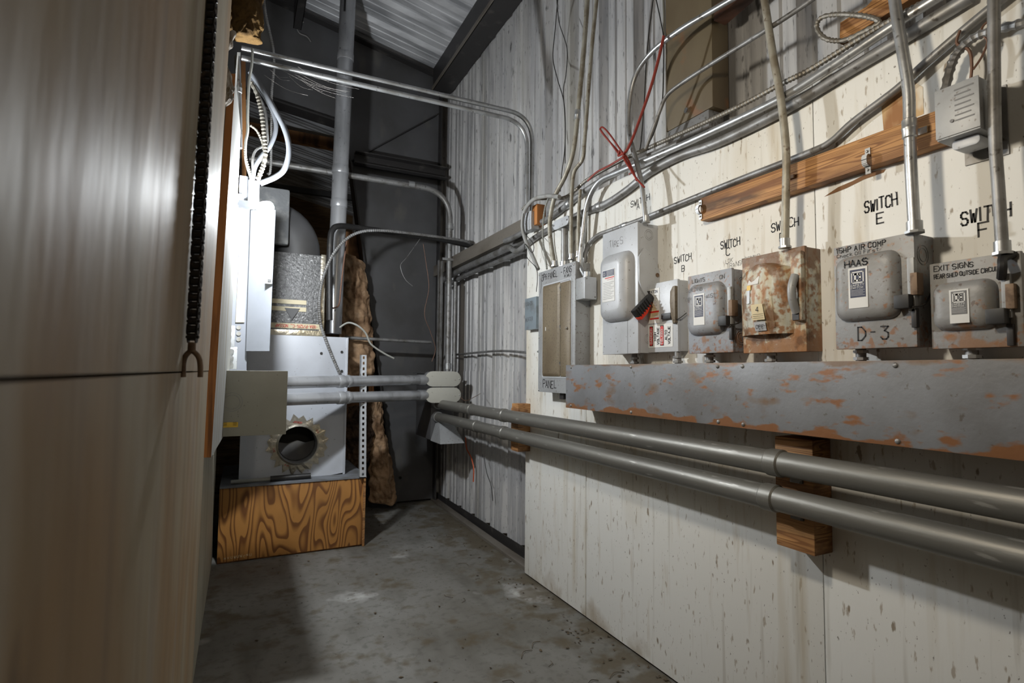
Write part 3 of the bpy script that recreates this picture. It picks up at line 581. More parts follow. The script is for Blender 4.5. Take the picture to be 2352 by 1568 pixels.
# --- switch D (heavily rusted, arched cover)
Y0, Y1, Z0, Z1, d = 1.048, 1.272, 1.291, 1.604, .075
t, Wd, Hh, _ = switchbox('safety_switch', Y0, Y1, Z0, Z1, d, rustD, 'heavily rusted safety switch with bulging cover and paper tag below the SWITCH D lettering'); o = (XW-d, Y1, Z0)
rs = []
for j in range(13):
    v_ = j/12; yy = .055+v_*.225; half = .094 if v_ < .85 else .094*math.sqrt(max(.05, 1-((v_-.85)/.16)**2))
    bul = .03+.014*math.sin(v_*math.pi); rs.append([(.09+half*u_, yy, bul*(1-abs(u_)**3.2)+.0005) for u_ in [-1+2*i/16 for i in range(17)]])
MB(o, WALL).rings(rs, False, False, False).build('cover_dome', rustD, t, smooth=True)
for k in (.115, .14): MB(o, WALL).tube([(k, .075, .026), (k-.004, .16, .036), (k-.006, .235, .03)], .006, 8).build('cover_rib', rustD, t, smooth=True)
MB(o, WALL).add([(.075, .1, .0475), (.12, .1, .046), (.112, .15, .048), (.07, .15, .0485)], [(0, 1, 2, 3)]).build('paper_tag', tanpaper, t)
mb = MB(o, WALL); write(mb, '4', .089, .125, .016, .0495, .6, .1)
for k in range(3): ribbon(mb, [(.078, .118-.006*k), (.116, .118-.006*k)], .0008, .049)
mb.build('tag_writing', ink, t)
MB(o, WALL).add([(.078, .066, .038), (.118, .066, .036), (.118, .094, .043), (.078, .094, .045)], [(0, 1, 2, 3)]).build('off_plate', encl_lt, t)
mb = MB(o, WALL); write(mb, 'OFF', .086, .073, .011, .0455, .7, .16, .25); mb.build('off_lettering', ink, t)
MB(o, WALL).add([(.052, .215, .041), (.095, .215, .044), (.095, .24, .038), (.058, .24, .036)], [(0, 1, 2, 3)]).build('worn_sticker', paper, t)
MB(o, WALL).add([(.052, .155, .0455), (.064, .155, .0468), (.064, .21, .044), (.052, .21, .0425)], [(0, 1, 2, 3)]).build('bar_sticker', encl_lt, t)
MB(o, WALL).add([(.052, .198, .0436), (.068, .198, .0455), (.068, .214, .0445), (.052, .214, .0425)], [(0, 1, 2, 3)]).build('yellow_mark', yellow, t)
mb = MB(o, WALL); mb.box(.19, .226, .09, .30, 0, .02); mb.build('handle_housing', rustD, t, bevel=.006)
mb = MB(o, WALL); mb.tube(cat([(.208, .115, .018), (.208, .15, .036), (.208, .19, .038), (.208, .225, .022)], 5), .012, 10); mb.build('handle', encl, t, smooth=True)
MB(o, WALL).box(.196, .218, .092, .112, .019, .0225).build('handle_slot', steel_black, t)
# --- switch E
Y0, Y1, Z0, Z1, d = .747, .948, 1.293, 1.574, .089
t, Wd, Hh, _ = switchbox('safety_switch', Y0, Y1, Z0, Z1, d, rustE, 'grey safety switch marked D-3 with a navy badge, below the SWITCH E lettering'); o = (XW-d, Y1, Z0)
MB(o, WALL).pillow(.006, .172, .072, .25, PRF, .032).build('cover_dome', rustE, t, smooth=True)
dbadge(t, Y1, Z0, .054, .105, .05, .108, d+.0262)
mb = MB(o, WALL); write(mb, '15HP AIR COMP', .008, .265, .013, .0009, .62, .17, .3, jit=.08); mb.build('lettering', ink, t); mb = MB(o, WALL); write(mb, 'Check Oil First', .008, .2525, .009, .0009, .7, .12, .3, jit=.1); mb.build('lettering', ink, t); mb = MB(o, WALL)
write(mb, 'D-3', .06, .022, .034, .0009, .55, .1, .3, jit=.05); mb.build('lettering', ink, t)
mb = MB(o, WALL); write(mb, 'HAAS', .045, .217, .016, .0268, .75, .2, .22, jit=.06); mb.build('cover_lettering', ink, t)
latch(t, Y0, Z0, Z1, d, .105); knock(t, Y0, Z0, [(.05, .23, .025), (.04, .045, .018)], rustE)
# --- switch F
Y0, Y1, Z0, Z1, d = .55, .722, 1.287, 1.49, .07
t, Wd, Hh, _ = switchbox('safety_switch', Y0, Y1, Z0, Z1, d, rustF, 'grey safety switch with a faded silver badge and rusty bottom band, below SWITCH F lettering'); o = (XW-d, Y1, Z0)
MB(o, WALL).pillow(.006, .132, .04, .155, PRF, .026).build('cover_dome', rustF, t, smooth=True)
dbadge(t, Y1, Z0, .05, .055, .038, .078, d+.0262, True)
mb = MB(o, WALL); write(mb, 'EXIT SIGNS', .008, .186, .012, .0009, .6, .14, .2, jit=.08); write(mb, 'REAR SHED OUTSIDE CIRCUIT', .008, .168, .0095, .0009, .45, .16, .16, jit=.08); mb.build('lettering', ink, t)
latch(t, Y0+.02, Z0, Z1, d, .06, False); MB(o, WALL).tube(cat([(.142, .15, .01), (.152, .17, .03), (.15, .19, .02), (.16, .2, .0)], 4), .009, 8).build('black_tie', black, t, smooth=True)
knock(t, Y0, Z0, [(.04, .05, .018)], rustF)
# nipples between the switches and trough
for x, lab in ((1455, 'first switch under SWITCH A'), (1555, 'pale danger-labelled switch'), (1628, 'rust-flecked switch'), (1768, 'heavily rusted switch'), (1975, 'switch marked D-3'), (2230, 'switch with the silver badge')):
    p_ = P(x, 815, X=1.525); t = thing('conduit_nipple', (1.53, p_.y, 1.257), 'short conduit nipple joining the trough to the '+lab, 'conduit fitting', 'nipples between trough and switches')
    MB().cyl((1.53, p_.y, 1.256), (1.53, p_.y, 1.31), .013).build('pipe', galv_dk, t, smooth=True)
    MB().cyl((1.53, p_.y, 1.262), (1.53, p_.y, 1.27), .019, 8).build('locknut', galv, t); MB().cyl((1.53, p_.y, 1.281), (1.53, p_.y, 1.289), .019, 8).build('locknut', galv, t)

# ballast box top right
Ya = P(2137, 260, X=1.44).y; Yb = P(2238, 260, X=1.44).y; za, zb = P(2137, 330, X=1.44).z, P(2137, 225, X=1.44).z
t = thing('ballast_box', (XW, Ya, za), 'grey metal ballast box mounted on the end of the brown wall board', 'electrical box'); Wd = Ya-Yb
MB((XW, Ya, za-.02), WALL).box(.01, Wd+.01, -.015, .15, 0, .004).build('mounting_plate', galv_dk, t)
MB((XW, Ya, za), WALL).box(0, Wd, .008, .128, .002, .105).build('box', encl, t, bevel=.002)
MB((XW-.105, Ya, za), WALL).box(-.001, Wd+.001, .012, .13, 0, .003).build('cover', encl, t, bevel=.001)
MB((XW-.05, Ya, za), WALL).prism(rrect(.018, Wd-.012, -.016, .008, .01), -.02, .03).build('lamp_lens', encl_lt, t, bevel=.003)
mb = MB((XW-.1085, Ya, za), WALL)
for k in range(7): ribbon(mb, [(.04, .115-.012*k), (.075-.006*(k % 2), .115-.012*k)], .003, .0004)
mb.cyl((.033, .045, 0), (.033, .045, .002), .004, 10); mb.build('printed_text', greyp, t)
# conduit straps left on the board
def strap(x, y, X, lab, r=.016, up_=1):
    c_ = P(x, y, X=X); t = thing('conduit_strap', (X, c_.y, c_.z), lab, 'strap')
    ring = [(X-.004-r*1.0*math.sin(a), c_.y, c_.z+r*math.cos(a)) for a in [math.pi*i/10 for i in range(11)]]
    mb = MB()
    for q0, q1 in zip(ring, ring[1:]): mb.box(min(q0[0], q1[0])-.0015, max(q0[0], q1[0])+.0015, c_.y-.007, c_.y+.007, min(q0[2], q1[2])-.001, max(q0[2], q1[2])+.001)
    mb.build('strap_loop', galv, t); mb = MB(); mb.box(X-.004, X-.001, c_.y-.007, c_.y+.007, c_.z+r, c_.z+r+.02).box(X-.004, X-.001, c_.y-.007, c_.y+.007, c_.z-r-.02, c_.z-r); mb.build('strap_ear', galv, t)
    for s_ in (1, -1): MB().ball((X-.005, c_.y, c_.z+s_*(r+.01)), .004, 8, 5).build('screw', chrome, t, smooth=True)
strap(1995, 370, XW-.04, 'empty conduit strap near the middle of the brown wall board'); strap(1610, 482, XW-.04, 'empty conduit strap at the left end of the brown wall board')
# ------------------------------------------------------------------ conduits on the right wall
def rid(pts, r_, m_, name, label, cat_='conduit', couple=(), strapat=(), conn=True, smooth_=True):
    """a conduit with its couplings as parts; pts are world points"""
    pts = [Vector(q) for q in pts]; base = min(pts, key=lambda q: q.z)
    t = thing(name, base, label, cat_)
    MB().tube(cat(pts, 6) if smooth_ else pts, r_, 14).build('pipe', m_, t, smooth=True)
    for (i, fr_) in couple:
        c_ = pts[i].lerp(pts[i+1], fr_); d_ = (pts[i+1]-pts[i]).normalized()*.025
        MB().tube([c_-d_, c_-d_*.9, c_-d_*.2, c_-d_*.1, c_+d_*.1, c_+d_*.2, c_+d_*.9, c_+d_], [r_*1.02, r_*1.22, r_*1.22, r_*1.3, r_*1.3, r_*1.22, r_*1.22, r_*1.02], 14).build('coupling', galv, t, smooth=True)
    if conn:
        e = min((pts[0], pts[-1]), key=lambda q: q.z); MB().cyl(e+Vector((0, 0, .001)), e+Vector((0, 0, .03)), r_*1.28, 14).cyl(e, e+Vector((0, 0, .006)), r_*1.6, 8).build('connector', galv, t, smooth=True)
    return t
Xc = 1.51
rid([P(x, y, X=1.485) for x, y in ((1715, -22), (1640, 22), (1560, 70), (1495, 122), (1458, 178), (1444, 250), (1446, 310), (1462, 372), (1475, 430), (1484, 512))], .0105, galv, 'conduit', 'bright thin conduit sweeping down into the top of the SWITCH A box')
rid([P(x, y, X=Xc-.01) for x, y in ((1900, -25), (1820, 30), (1750, 75), (1640, 143), (1560, 195), (1530, 222), (1514, 258), (1483, 342))], .008, galv_dk, 'conduit', 'thin grey conduit crossing the brown post above the trough pair', conn=False)
rid([P(x, y, X=1.487) for x, y in ((1753, -20), (1762, 40), (1776, 130), (1790, 205), (1801, 290), (1806, 360), (1805, 450), (1803, 570))], .0118, galv_tan, 'conduit', 'tan vertical conduit over the brown board into the heavily rusted switch')
rid([P(x, y, X=1.485) for x, y in ((2052, -20), (2062, 50), (2077, 140), (2087, 210), (2089, 290), (2093, 400), (2101, 536))], .0135, galv, 'conduit', 'thick vertical conduit into the switch marked D-3', couple=((4, .05),))
rid([P(x, y, X=1.487) for x, y in ((2283, -20), (2283, 100), (2284, 220), (2286, 330), (2293, 430), (2303, 585))], .0118, galv_dk, 'conduit', 'thick vertical conduit into the silver-badged switch at the right edge')
# strap tabs on those
p_ = P(2118, 300, X=1.525); MB().box(1.526, 1.53, p_.y-.012, p_.y+.02, p_.z-.008, p_.z+.008)
t = tag(MB().box(1.524, 1.53, p_.y-.012, p_.y+.022, p_.z-.009, p_.z+.009).build('strap_tab', chrome, bevel=.002), 'shiny strap tab screwed to the brown board beside the thick vertical conduit', 'strap')
p_ = P(1818, 407, X=1.527); tag(MB().box(1.52, 1.53, p_.y-.012, p_.y+.03, p_.z-.006, p_.z+.006).build('strap_tab', rusthook, bevel=.002), 'rusty strap tab holding the tan conduit to the brown board', 'strap')
# three-phase panel risers
rid([P(x, y, X=1.487) for x, y in ((1350, -15), (1342, 100), (1330, 230), (1318, 340), (1300, 400), (1275, 450), (1264, 500), (1264, 545), (1274, 612))], .0125, galv_tan, 'conduit', 'tan-grey riser with a coupling bending into the breaker panel top left', couple=((2, .3),))
rid([P(x, y, X=1.495) for x, y in ((1372, -15), (1362, 80), (1352, 200), (1343, 320), (1338, 365), (1320, 392), (1314, 430), (1312, 500), (1312, 596))], .010, galv_tan, 'conduit', 'slim riser beside the coupling riser entering the middle of the breaker panel')
rid([P(x, y, X=1.515) for x, y in ((1333, 435), (1329, 500), (1328, 590))], .009, galv_tan, 'conduit', 'short slim conduit at the right of the breaker panel top')
rid([P(x, y, X=1.514) for x, y in ((2160, -10), (2050, 60), (1900, 160), (1780, 233), (1600, 318), (1480, 370), (1420, 395), (1375, 418), (1350, 465), (1340, 530), (1333, 605))]+[Vector((.5*(xa+xb), 2.22, zz1+.0))], .0135, galv, 'conduit', 'bright conduit curving from the wall-top run down to the small junction box')
LBp = P(1300, 500, X=1.50)
rid([P(x, y+7, X=1.549) for x, y in ((2230, -15), (2100, 65), (1950, 155), (1800, 246), (1650, 320), (1560, 352), (1490, 390), (1440, 430), (1390, 462), (1330, 486), (1240, 532), (1200, 562), (1185, 570), (1168, 560), (1152, 566))], .0175, galv_dk, 'conduit', 'thick weathered conduit sagging below the bright run and hooking left at the girt', couple=((8, .2),), conn=False)
rid([P(x, y, X=1.548) for x, y in ((1560, 330), (1480, 365), (1400, 405), (1340, 442), (1275, 492), (1225, 520), (1180, 545), (1160, 553))], .0165, galv_dk, 'conduit', 'second thick conduit tucked above the weathered one and ending at the girt', couple=((3, .5),), conn=False)
rid([P(x, y, X=1.548) for x, y in ((2330, -25), (2225, 60), (2120, 150), (2060, 205), (1960, 280), (1910, 325), (1860, 350), (1700, 412), (1560, 468), (1470, 505), (1400, 530), (1370, 543), (1347, 572), (1338, 640))], .011, galv_dk, 'conduit', 'long thin conduit passing just above the brown board to behind the breaker panel', couple=((9, .5),), conn=False)
# armoured cables along the top
def arm(pts, r_, lab, m_=armour, pitch=.012, sp=.16, name='armoured_cable'): return wtube(name, cat(pts, 8), r_, m_, lab, 'cable', None, 8, spiral=sp, pitch=pitch)
arm(PX(1.535, [(2170, -20), (2050, 45), (1960, 98), (1860, 160), (1790, 195), (1700, 243), (1600, 290), (1500, 335), (1420, 372), (1350, 412), (1320, 438), (1290, 455), (1230, 458), (1200, 480)]), .0085, 'long spiral armoured cable lying along the top of the white sheets')
arm(PX(1.555, [(1950, 92), (1985, 72), (2020, 52), (1990, 38), (1930, 33), (1888, 40), (1876, 62), (1895, 88), (1935, 93), (1980, 75), (2060, 42), (2130, 5)]), .007, 'looped armoured cable in front of the plywood block')
arm(PX(1.53, [(2400, 35), (2352, 52), (2290, 68), (2240, 85), (2200, 120), (2182, 160), (2170, 215)]), .0105, 'thick dark flexible conduit curving into the ballast box', galv_dk, .016, .14, 'flexible_conduit')
arm(PX(1.50, [(1262, 450), (1252, 478), (1247, 520), (1248, 560), (1254, 600), (1256, 618)]), .0055, 'thin pale spiral cable dropping into the breaker panel corner', white_cable, .008)
wtube('plastic_sleeve', cat(PX(1.47, [(1285, 452), (1255, 450), (1226, 458), (1206, 482), (1200, 515), (1206, 548), (1222, 585), (1236, 618)]), 8), .0115, pvc_dk, 'weathered grey plastic sleeve looping into the breaker panel corner', 'cable')
wtube('wire', cat(PX(1.455, [(1202, 490), (1203, 530), (1225, 560), (1222, 580), (1205, 560), (1210, 590), (1233, 620), (1232, 670)]), 8), .002, blackwire, 'thin black wire spiralling around the grey plastic sleeve', 'wire', n=6)
# LB fittings above the panel
def condulet(name, c_, ax, cov, L, w_, dd_, lab, m_=galv_dk, mc=encl_lt):
    """oval conduit body: c_ centre, ax long axis, cov cover normal"""
    ax = Vector(ax); cov = Vector(cov); side_ = cov.cross(ax); t = thing(name, c_, lab, 'conduit fitting')
    r_ = w_/2; poly = [( -L/2+r_+r_*math.cos(a), r_*math.sin(a)) for a in [R(90+180*i/10) for i in range(11)]]+[(L/2-r_+r_*math.cos(a), r_*math.sin(a)) for a in [R(-90+180*i/10) for i in range(11)]]
    fr_ = (ax, side_, cov)
    if Vector(ax).cross(side_).dot(cov) < 0: fr_ = (ax, -side_, cov)
    MB(c_, fr_).prism(poly, -dd_, 0).build('body', m_, t, bevel=.006)
    MB(c_, fr_).prism([(x*1.02, y*1.04) for x, y in poly], .0005, .007).build('cover', mc, t, bevel=.003)
    for s_ in (-1, 1): MB(c_, fr_).ball((s_*(L/2-.012), 0, .008), .006, 8, 5, (1, 1, .6)).build('screw', chrome, t, smooth=True)
    return t
q = P(1290, 512, X=1.49); condulet('conduit_elbow', q, (0, .97, -.0), (-1, 0, 0), .16, .05, .055, 'oval conduit body with a flat cover above the breaker panel')
q2 = q+Vector((.03, -.03, 0))
t = rid([Vector((q.x+.028, P(1297, 560, X=q.x+.028).y, q.z-.01)), Vector((q.x+.028, P(1297, 560, X=q.x+.028).y, 1.778))], .0195, galv_dk, 'conduit', 'stout short conduit between the oval fitting and the breaker panel', smooth_=False)
# junction box by orange block
q = P(1212, 510, X=1.50); t = thing('junction_box', q, 'small grey square junction box at the girt end below the twin white conduits', 'electrical box')
MB().box(q.x, q.x+.05, q.y-.05, q.y+.045, q.z-.05, q.z+.055).build('box', encl_lt, t, bevel=.003)
MB().box(q.x-.004, q.x, q.y-.052, q.y+.047, q.z-.052, q.z+.057).build('cover', encl_lt, t, bevel=.001)
# twin conduits across the room
ZJ = q.z+.055
for k, (x0, y0_, x1, y1_, xr) in enumerate(((585, 118, 1150, 250, 1217), (585, 140, 1150, 268, 1206))):
    Yk = 2.98
    a = P(x0, y0_, Y=Yk); b = P(x1, y1_, Y=Yk); xe = 1.612-k*.036
    slope = (b.z-a.z)/(b.x-a.x); zc = a.z+slope*(xe-a.x)
    pts = fil([Vector((a.x-.06, Yk, a.z)), Vector((xe, Yk-.0, zc)), Vector((xe, Yk-.0, 2.19))], .17, 10)
    t = thing('conduit', (xe, Yk, 2.19), ('upper' if k == 0 else 'lower')+' of the twin bright conduits crossing the aisle and bending down the right wall', 'conduit')
    MB().tube(pts, .0135, 14).build('pipe', galv, t, smooth=True)
    MB().cyl((xe, Yk, 2.185), (xe, Yk, 2.22), .0175).build('connector', galv, t, smooth=True)
# conduits under the girt
for k, (r_, z_, x_, lab) in enumerate(((.024, 2.085, 1.64, 'thick dark conduit just under the steel girt'), (.018, 2.04, 1.68, 'thinner dark conduit below the thick one under the steel girt'))):
    wtube('conduit', fil([Vector((x_, 2.98, z_)), Vector((x_, 4.3, z_)), Vector((x_, 4.75, z_-.02))], .1), r_, galv_dk, lab)
# thin conduit to panel
rid([P(1040, 815, X=1.70), P(1140, 806, X=1.70), Vector((1.62, 3.02, 1.345)), Vector((1.535, 2.66, 1.345))], .0085, galv_dk, 'conduit', 'thin level conduit from the corner to the left side of the breaker panel', couple=((2, .4),), conn=False)
# corner verticals
a = P(640, 376, Y=4.4); b = P(960, 427, Y=4.4); e = P(1029, 500, Y=4.4)
xe = 1.575; zc = 2.78
t = thing('conduit', (xe, 4.4, 1.2), 'grey conduit crossing above the furnace, bending down into the corner pull box', 'conduit')
MB().tube(fil([Vector((a.x-.2, 4.4, a.z)), Vector((xe, 4.4, zc)), Vector((xe, 4.4, 1.215))], .26, 12), .024, 16).build('pipe', galv_dk, t, smooth=True)
for z_ in (2.45, 1.24): MB().cyl((xe, 4.4, z_), (xe, 4.4, z_+.05), .031).build('coupling', galv, t, smooth=True)
MB().cyl((1.2, 4.4, 2.788), (1.25, 4.4, 2.787), .030).build('coupling', galv, t, smooth=True)
t = thing('strut_channel', (1.5, 4.45, 1.22), 'vertical slotted strut channel beside the corner conduit', 'channel')
MB().box(1.49, 1.53, 4.46, 4.464, 1.22, 2.18).box(1.49, 1.494, 4.43, 4.464, 1.22, 2.18).box(1.526, 1.53, 4.43, 4.464, 1.22, 2.18).build('channel_body', galv_dk, t)
MB().box(1.50, 1.62, 4.36, 4.37, 2.17, 2.19).build('strap', galv, t)
wtube('conduit', [Vector((1.64, 4.42, 1.22)), Vector((1.64, 4.42, 2.0))], .014, galv_dk, 'slim vertical conduit behind the corner conduit')
# horizontal dark pipe from furnace
rid([P(792, 775, Y=4.6), P(990, 786, Y=4.6)], .014, galv_dk, 'pipe', 'dark level gas pipe from the furnace corner to the far column', 'pipe', conn=False, smooth_=False)
# ------------------------------------------------------------------ pull box, big feeder pipes
t = thing('pull_box', (1.5, 4.3, .65), 'dark grey steel pull box in the corner where the big pipes meet', 'electrical box')
MB().box(1.40, 1.60, 4.3, 4.72, .66, 1.2).build('box', steel_dark, t, bevel=.004)
mb = MB(); mb.hull8([(1.40, 4.05, .655), (1.60, 4.05, .655), (1.60, 4.298, .655), (1.40, 4.298, .655)], [(1.46, 4.27, .86), (1.54, 4.27, .86), (1.54, 4.298, .86), (1.46, 4.298, .86)]); mb.build('lit_face_wedge', encl, t)  # lit triangle of the box front, built as a paler wedge
MB().box(1.37, 1.62, 4.28, 4.74, 1.2, 1.212).build('lid', steel_dark, t)
def feeder(z, ztag, yend, lab):
    t = thing('feeder_pipe', (1.45, 2.0, z), lab, 'pipe')
    MB().tube([(1.45, yend, z), (1.45, -1.4, z)], .0365, 28).build('pipe', pipe_big, t, smooth=True)
    for y in (3.55, 3.02, 1.12) if ztag else (3.45, 3.02, 1.14):
        MB().tube([(1.45, y+.025, z), (1.45, y+.02, z), (1.45, y-.02, z), (1.45, y-.025, z)], [.037, .041, .041, .037], 28).build('coupling', pipe_big, t, smooth=True)
    MB().tube([(1.45, yend+.0, z), (1.45, yend-.05, z)], .043, 24).build('hub', galv, t, smooth=True)
    MB().box(1.48, 1.4868, 1.06, 1.10, z-.055, z-.028).build('pipe_strap', galv_dk, t)
feeder(.955, True, 4.3, 'upper of the two big grey feeder pipes running along the right wall'); feeder(.848, False, 4.3, 'lower of the two big grey feeder pipes running along the right wall')
for (y0_, y1_, lb, lab) in ((878, 872, 'upper', 870), (917, 907, 'lower', 907)):
    a = P(655, y0_, Y=3.6); b = P(985, y1_, Y=4.2); a2 = a+(a-b)*.28
    t = thing('cross_pipe', a, lb+' of the two big pipes crossing the aisle in front of the furnace', 'pipe')
    MB().tube([a2, b], .0385, 24).build('pipe', duct, t, smooth=True)
    for (s0, s1) in ((.30, .345), (.36, .385), (.9, .97)):
        MB().tube([a.lerp(b, s0), a.lerp(b, s0+.006), a.lerp(b, s1-.006), a.lerp(b, s1)], [.039, .0435, .0435, .039], 24).build('coupling', duct, t, smooth=True)
    c_ = P(1018, lab, Y=4.15)
    condulet('conduit_elbow', c_, (1, 0, 0), (0, -1, 0), .295, .118, .085, lb+' oval conduit body with a pale screwed cover at the corner', duct, mat('pale_cover_'+lb, s2l(190, 189, 180), .4, .1, [(s2l(110, 100, 84), 60, V1, .66, .72, .6)]))
# ------------------------------------------------------------------ furnace group
t = thing('plenum_base', (.35, 3.9, 0), 'low plywood-fronted platform box carrying the furnace', 'platform')
MB().box(-.1, .785, 3.93, 4.75, .0, .47).build('frame', darklumber, t)
MB().box(-.1, .79, 3.912, 3.93, .012, .468).build('front_panel', plywood, t, bevel=.001)
MB().box(.79, .806, 3.905, 4.75, .0, .475).build('end_panel', lumber, t, bevel=.001)
MB().box(-.1, .81, 3.905, 4.75, .47, .482).build('top_sheet', mat('dusty_grey_top', s2l(120, 124, 130), .6, 0, [(s2l(90, 86, 80), 8, V1, .45, .65, .6)]), t)
mb = MB((-.08, 3.912, .02), FACE); 
for k in range(9): write(mb, random.choice('CUMNWV'), .02+.018*k, .01, .014, .0008, .7, .14, .2, jit=.2)
mb.build('stamp_mark', tanpaper, t)
FX0, FX1, FY, FZ0, FZ1 = .005, .68, 4.04, .482, 1.46
t = thing('furnace', (.34, FY, FZ0), 'light grey furnace cabinet with a round taped flue opening, on the plywood platform', 'furnace')
cx, cz, rr = P(684, 1021, Y=FY).x, P(684, 1021, Y=FY).z, .128
mb = MB(); n_ = 32                                             # front with a round hole
inner = [(cx+rr*math.cos(2*math.pi*i/n_), FY, cz+rr*math.sin(2*math.pi*i/n_)) for i in range(n_)]
def edge(a_):
    c_, s_ = math.cos(a_), math.sin(a_); ks = []
    if c_ > 1e-6: ks.append((FX1-cx)/c_)
    if c_ < -1e-6: ks.append((FX0-cx)/c_)
    if s_ > 1e-6: ks.append((1.0-cz)/s_)
    if s_ < -1e-6: ks.append((FZ0-cz)/s_)
    k_ = min(ks); return (cx+c_*k_, FY, cz+s_*k_)
outer = [edge(2*math.pi*i/n_) for i in range(n_)]
mb.add(inner+outer, [(i, (i+1) % n_, n_+(i+1) % n_, n_+i) for i in range(n_)])
# corners
for sx, sz in ((FX1, 1.0), (FX0, 1.0), (FX0, FZ0), (FX1, FZ0)):
    near = sorted(range(n_), key=lambda i: (outer[i][0]-sx)**2+(outer[i][2]-sz)**2)[:2]
    mb.add([outer[near[0]], outer[near[1]], (sx, FY, sz)], [(0, 1, 2)])
mb.build('front_panel', furn_mat, t)
MB().box(FX0, FX1, FY+.002, FY+.02, 1.0, FZ1).build('upper_panel', furn_mat, t, bevel=.002)
MB().box(FX0, FX0+.002, FY+.001, FY+.62, FZ0, FZ1).box(FX1-.002, FX1, FY+.001, FY+.62, FZ0, FZ1).box(FX0, FX1, FY+.618, FY+.62, FZ0, FZ1).box(FX0, FX1, FY+.021, FY+.62, FZ1-.002, FZ1).build('cabinet', furn_mat, t)
MB().box(FX1-.012, FX1+.004, FY-.006, FY+.03, FZ0, FZ1).build('corner_trim', furn_mat, t, bevel=.003)
ri = []
for dy, r_ in ((-.02, rr), (0, rr-.003), (.14, rr-.005)): ri.append([(cx+r_*math.cos(2*math.pi*i/n_), FY+dy, cz+r_*math.sin(2*math.pi*i/n_)) for i in range(n_)])
MB().rings(ri, False, False).build('flue_collar', duct, t, smooth=True)
MB((cx, FY+.1, cz), FACE).prism([(.12*math.cos(R(a_)), .12*math.sin(R(a_))) for a_ in range(175, 375, 12)]+[(.06, -.0), (0, .02), (-.06, .0)], 0, .004).build('damper_blade', steel_dark, t)
MB((cx, FY+.16, cz), FACE).cyl((0, 0, 0), (0, 0, .003), .125, 24).build('throat_shade', gap_shade, t)  # near-black disc painting the shade inside the opening
# foil-tape star collar
rs = []
mb = MB(); star = []
for i in range(40):
    a_ = 2*math.pi*i/40; r_ = rr+(.075 if i % 2 else .045)+random.uniform(-.012, .012); star.append((cx+r_*math.cos(a_), FY-.003-random.uniform(0, .003), max(FZ0+.003, cz+r_*math.sin(a_))))
inn = [(cx+(rr-.002)*math.cos(2*math.pi*i/40), FY-.018, cz+(rr-.002)*math.sin(2*math.pi*i/40)) for i in range(40)]
mid = [(cx+(rr+.012)*math.cos(2*math.pi*i/40), FY-.005-random.uniform(0, .004), cz+(rr+.012)*math.sin(2*math.pi*i/40)) for i in range(40)]
mb.rings([inn, mid, star], False, False); tf = mb.build('foil_tape_ring', foil, t)
mb = MB((cx, FY-.008, cz), FACE)
for k, s_ in enumerate(('181A', 'NOSSAP', '181B', '1215', 'A-P')):
    a_ = 30+k*52; c_ = (rr+.03)*math.cos(R(a_)); d_ = (rr+.03)*math.sin(R(a_)); write(mb, s_, c_, d_, .012, 0, .6, .14, .2, rot=a_+90)
mb.build('tape_lettering', redp, tf)
for (x_, z_) in ((785, 808), (785, 852), (738, 811)):
    q = P(x_, z_, Y=FY-.002); MB().cyl((q.x, FY+.002, q.z), (q.x, FY-.006, q.z), .009, 12).build('screw', black, t)
# duct-board plenum
PX0, PX1, PZ1 = .10, .512, 2.02
t = thing('duct_plenum', (.33, 4.2, FZ1), 'speckled foil-faced duct board box on top of the furnace', 'duct')
MB().box(PX0, PX1, 4.06, 4.5, FZ1+.002, PZ1+.02).build('board_box', foilboard, t, bevel=.003)
MB().box(PX1-.03, PX1+.004, 4.055, 4.1, FZ1+.03, PZ1+.03).build('edge_tape', foil, t, bevel=.006)
MB().box(PX0-.08, PX1+.01, 4.052, 4.06, FZ1+.0, FZ1+.04).build('base_tape', foil, t, bevel=.003)
MB().box(PX0-.08, PX1+.0, 4.046, 4.055, FZ1-.14+.06, FZ1+.0).build('masking_band', tape, t)
for z_ in (.17, .22): MB().box(PX0, PX1-.12, 4.054, 4.06, FZ1+z_, FZ1+z_+.03).build('tape_band', tape, t)
tb = MB().box(PX0, PX1-.03, 4.053, 4.06, FZ1+.05, FZ1+.085).build('printed_tape', tape, t)
mb = MB((PX1-.04, 4.052, FZ1+.08), ((-1, 0, 0), (0, 0, -1), (0, -1, 0))); write(mb, '-181A-P/1215-CZ  NOSSAP', .0, .004, .02, .0008, .5, .16, .2); mb.build('tape_lettering', redp, tb)
MB((.30, 4.052, FZ1+.16), FACE).prism([(-.05, .03), (.05, .03), (.0, -.05)], 0, .006).build('torn_flap', steel_dark, t)
mb = MB(); n_ = 20; ell = []
for k in range(9):
    a_ = R(90*k/8); ell.append((k, a_))
rs = []
for k, a_ in ell:
    c_ = Vector((.33-.16+.16*math.cos(a_), 4.28, PZ1+.02+.18*math.sin(a_)+.05)); ux = Vector((math.cos(a_), 0, math.sin(a_)))
    rs.append([c_+ux*(.17*math.cos(2*math.pi*i/n_))+Vector((0, .17*math.sin(2*math.pi*i/n_), 0)) for i in range(n_)])
t2 = thing('duct_elbow', (.33, 4.28, PZ1+.02), 'dark grey round sheet metal duct elbow above the duct board box', 'duct')
mb = MB(); b0 = [(q.x, q.y, PZ1+.022) for q in rs[0]]; mb.rings([b0]+rs, True, False).build('elbow', steel_dark, t2, smooth=True)
e_ = MB(); e_.rings([rs[-1], [q+Vector((-.25, 0, .0)) for q in rs[-1]]], False, True); e_.build('duct_run', steel_dark, t2, smooth=True)
q = P(610, 470, Y=4.0); t = tag(MB().box(.03, .26, 4.0, 4.05, 2.08, 2.47).build('foil_wrap', foilgrey, bevel=.02), 'crumpled foil-wrapped duct piece behind the lit bulb', 'duct')
